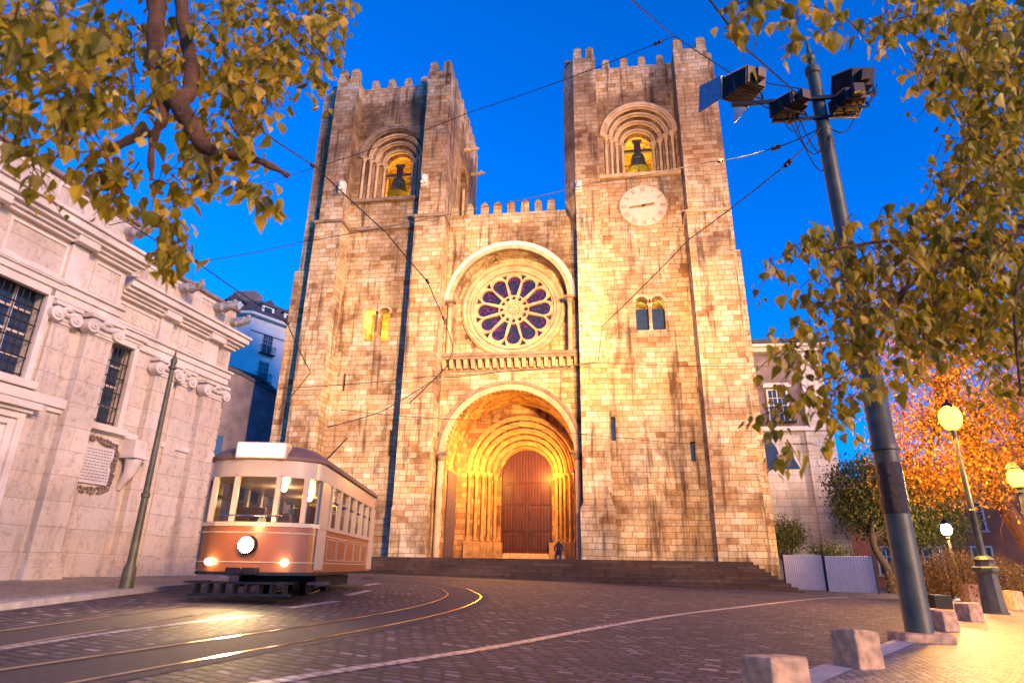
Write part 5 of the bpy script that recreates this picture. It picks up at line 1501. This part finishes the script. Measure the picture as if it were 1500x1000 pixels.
top_ = A(228, -120, 5.4)
baseL = (-3.4, -35.5, gz(-3.4, -35.5))
overhang('overhanging_tree', 'tree whose leafy limb hangs into the top left of the view', baseL,
         [baseL, (-3.3, -35.4, 3), (-2.8, -35.0, 6), (-1.6, -34.2, 8.2), tuple(Vector(top_)+Vector((0, 0, .6)))],
         [([tuple(Vector(top_)+Vector((0, 0, .6))), top_, A(228, 0, 5.2), A(232, 90, 5.1), fork, A(222, 200, 5.0), A(218, 262, 4.95)], .10, .018),
          ([tuple(Vector(top_)+Vector((.2, .1, .4))), A(265, -40, 5.3), A(272, 40, 5.25), A(280, 90, 5.2), A(278, 130, 5.1), A(262, 152, 5.0)], .055, .06),
          ([A(250, 140, 5.0), A(275, 178, 5.0), A(298, 215, 5.0), A(340, 224, 5.0), A(380, 234, 5.05), A(420, 258, 5.1)], .085, .02),
          ([A(218, 190, 5.0), A(180, 208, 4.9), A(150, 224, 4.85), A(124, 238, 4.8)], .04, .025),
          ([A(300, 215, 5.0), A(302, 240, 5), A(308, 268, 5)], .04, .008),
          ([A(190, 100, 5), A(195, 130, 5), A(197, 150, 5)], .012, .006),
          ([A(115, 150, 4.9), A(108, 200, 4.9), A(85, 228, 4.85), A(60, 233, 4.8)], .010, .006)],
         [(30, 45, 80, 3.4, 5.5, 70), (120, 55, 85, 4, 6.5, 80), (60, 140, 62, 3.8, 6, 55), (190, 90, 75, 4.6, 7, 60), (330, 60, 85, 5, 7.5, 110), (425, 35, 75, 5.2, 7.5, 90), (490, 25, 38, 5.4, 7, 32),
          (385, 105, 55, 5, 7, 45), (300, 140, 60, 5, 7, 45), (440, 80, 45, 5, 7, 26), (170, 235, 38, 4.6, 5.6, 22), (190, 270, 30, 4.6, 5.6, 12), (140, 130, 55, 4.5, 6, 34), (55, 205, 40, 4.2, 5.4, 12), (40, 235, 20, 4.2, 5, 5),
          (110, 185, 30, 4.5, 5.5, 12), (300, 205, 50, 4.7, 5.8, 26), (345, 200, 40, 4.8, 5.8, 16), (240, 300, 22, 4.7, 5.3, 8), (262, 345, 30, 4.6, 5.3, 13), (250, 262, 28, 4.7, 5.4, 10), (372, 265, 26, 4.8, 5.5, 9), (300, 262, 16, 4.8, 5.3, 5), (355, 150, 50, 5, 6.5, 24), (250, 40, 40, 5.5, 7, 18)],
         31, .112, .38)
baseR = (14.2, -33.0, gz(14.2, -33.0))
overhang('overhanging_tree', 'tree whose dense leafy boughs fill the right side of the view', baseR,
         [baseR, (14.0, -32.9, 2.4), (13.3, -32.5, 4.6), (12.6, -32.0, 6.2), (12.3, -31.6, 9)],
         [([(12.9, -32.2, 5.2), A(1600, 260, 7.0), A(1500, 335, 6.6), A(1440, 352, 6.4), A(1400, 372, 6.2), A(1330, 420, 6.0), A(1280, 470, 5.9)], .085, .012),
          ([(12.5, -31.9, 7), A(1600, -60, 6.8), A(1440, -30, 6.2), A(1300, -20, 5.6), A(1180, -15, 4.6)], .07, .015),
          ([A(1440, 352, 6.4), A(1350, 350, 6.2), A(1250, 360, 6.0), A(1180, 375, 5.9)], .03, .006),
          ([A(1520, 340, 6.0), A(1490, 420, 5.6), A(1488, 500, 5.5), A(1496, 580, 5.4)], .022, .008),
          ([A(1330, 420, 6.0), A(1270, 520, 5.8), A(1200, 560, 5.7)], .018, .006)],
         [(1090, 8, 38, 4.2, 5.4, 14), (1190, 12, 38, 4.2, 5.4, 14), (1165, 52, 22, 3.2, 3.6, 3), (1285, 12, 50, 5, 6.5, 24), (1380, 35, 70, 5, 7, 55), (1470, 50, 75, 5, 7.5, 70), (1395, 110, 48, 5, 7, 30), (1480, 150, 75, 5.5, 7.5, 70), (1440, 215, 62, 5.5, 7.5, 50), (1490, 285, 70, 5.5, 7.5, 55),
          (1400, 300, 55, 5.5, 7, 36), (1330, 335, 50, 5.5, 7, 34), (1262, 350, 42, 5.5, 6.8, 24), (1128, 385, 20, 5.3, 6, 7), (1190, 350, 38, 5.4, 6.4, 15), (1250, 410, 65, 5.4, 7, 48), (1370, 400, 75, 5.4, 7.2, 75), (1470, 400, 65, 5.4, 7.4, 55), (1225, 480, 55, 5.4, 6.8, 34), (1300, 480, 62, 5.4, 6.8, 38),
          (1150, 490, 26, 5.2, 6, 9), (1190, 545, 48, 5.2, 6.4, 22), (1150, 590, 26, 5.2, 6, 9), (1150, 640, 22, 5.2, 6, 6), (1235, 590, 40, 5.2, 6.2, 15), (1420, 460, 55, 5.4, 7, 26), (1290, 540, 40, 5.3, 6.4, 14), (1375, 500, 30, 5.4, 6.4, 8), (1450, 130, 70, 6, 9, 60), (1420, 250, 60, 6, 9, 40), (1470, 330, 70, 6, 9, 60), (1480, 460, 60, 5.4, 8, 30), (1400, 350, 80, 6, 8.5, 60), (1490, 60, 60, 6, 9, 50), (1320, 430, 60, 6, 8, 40), (1430, 20, 80, 6.5, 9, 80), (1470, 200, 60, 6.5, 9, 60), (1440, 420, 90, 6.5, 9, 110), (1370, 460, 60, 6, 8, 50), (1480, 540, 50, 6, 9, 40), (1350, 90, 40, 6, 8, 16), (1580, 120, 100, 6, 9, 70), (1600, 320, 100, 6, 9, 80), (1560, 460, 70, 6, 9, 40)],
         47, .11, .24)

# ================================================================== PERSON by the church door
def person(label, joints, radii, edges, mats, loc, cat='person'): pass
def skin_body(name, V, E_, Rr, mat, parent=None, sub=1):
    me = bpy.data.meshes.new(name); me.from_pydata(V, E_, []); o = bpy.data.objects.new(name, me); COL.objects.link(o)
    md = o.modifiers.new('skin', 'SKIN'); md.use_smooth_shade = True
    for i, r in enumerate(Rr): me.skin_vertices[0].data[i].radius = (r, r)
    me.skin_vertices[0].data[0].use_root = True
    s_ = o.modifiers.new('sub', 'SUBSURF'); s_.levels = sub; s_.render_levels = sub
    dg = bpy.context.evaluated_depsgraph_get(); nm = bpy.data.meshes.new_from_object(o.evaluated_get(dg)); o.modifiers.clear(); o.data = nm; nm.name = name
    nm.materials.append(MAT[mat]) if not nm.materials else None
    if parent: o.parent = parent
    return o
MAT['skin'] = plain('skin', (.36, .19, .12), .6, 0, .1, 5, 0)
MAT['cloth_dark'] = plain('dark_navy_clothing', (.02, .02, .045), .9, 0, .3, 6, .2)
pe = thing('person', 'person in dark clothes sitting on the church platform beside the portal', 'person', (2.75, 1.55, PZ-.17))
pe['label'] = 'person in dark clothes sitting on the stone plinth right of the church door'
V = [(0, .10, .50), (0, .08, .70), (0, .04, .92), (0, .0, 1.05), (0, -.02, 1.13), (0, -.04, 1.22), (0, -.04, 1.32),
     (.10, .06, .48), (.13, -.36, .50), (.13, -.38, .10), (.13, -.54, .05), (-.10, .06, .48), (-.13, -.36, .50), (-.13, -.38, .10), (-.13, -.54, .05),
     (.19, .02, .98), (.25, -.06, .72), (.12, -.28, .60), (.07, -.34, .59), (-.19, .02, .98), (-.25, -.06, .72), (-.12, -.28, .60), (-.07, -.34, .59)]
E_ = [(0, 1), (1, 2), (2, 3), (3, 4), (4, 5), (5, 6), (0, 7), (7, 8), (8, 9), (9, 10), (0, 11), (11, 12), (12, 13), (13, 14), (3, 15), (15, 16), (16, 17), (17, 18), (3, 19), (19, 20), (20, 21), (21, 22)]
RR = [.15, .14, .15, .10, .055, .09, .08, .10, .07, .05, .04, .10, .07, .05, .04, .06, .045, .035, .03, .06, .045, .035, .03]
skin_body('body', V, E_, RR, 'cloth_dark', pe)
m_ = MB(); m_.ball((0, -.045, 1.27), .10, sc=(.82, .95, 1.15), seg=16, rings=12); m_.ball((0, -.145, 1.26), .018); m_.ball((.08, -.04, 1.26), .02); m_.ball((-.08, -.04, 1.26), .02)
m_.build('face', 'skin', pe, smooth=True, local=True)
m_ = MB(); m_.ball((0, -.02, 1.30), .108, sc=(.88, .95, 1.05), seg=16, rings=10); m_.build('hair', 'darkwood', pe, smooth=True, local=True)
bk = MB().box(2.45, 3.1, 1.45, 2.0, PZ, PZ+.27).build('seat_block', 'granite', cath, bevel=.03)
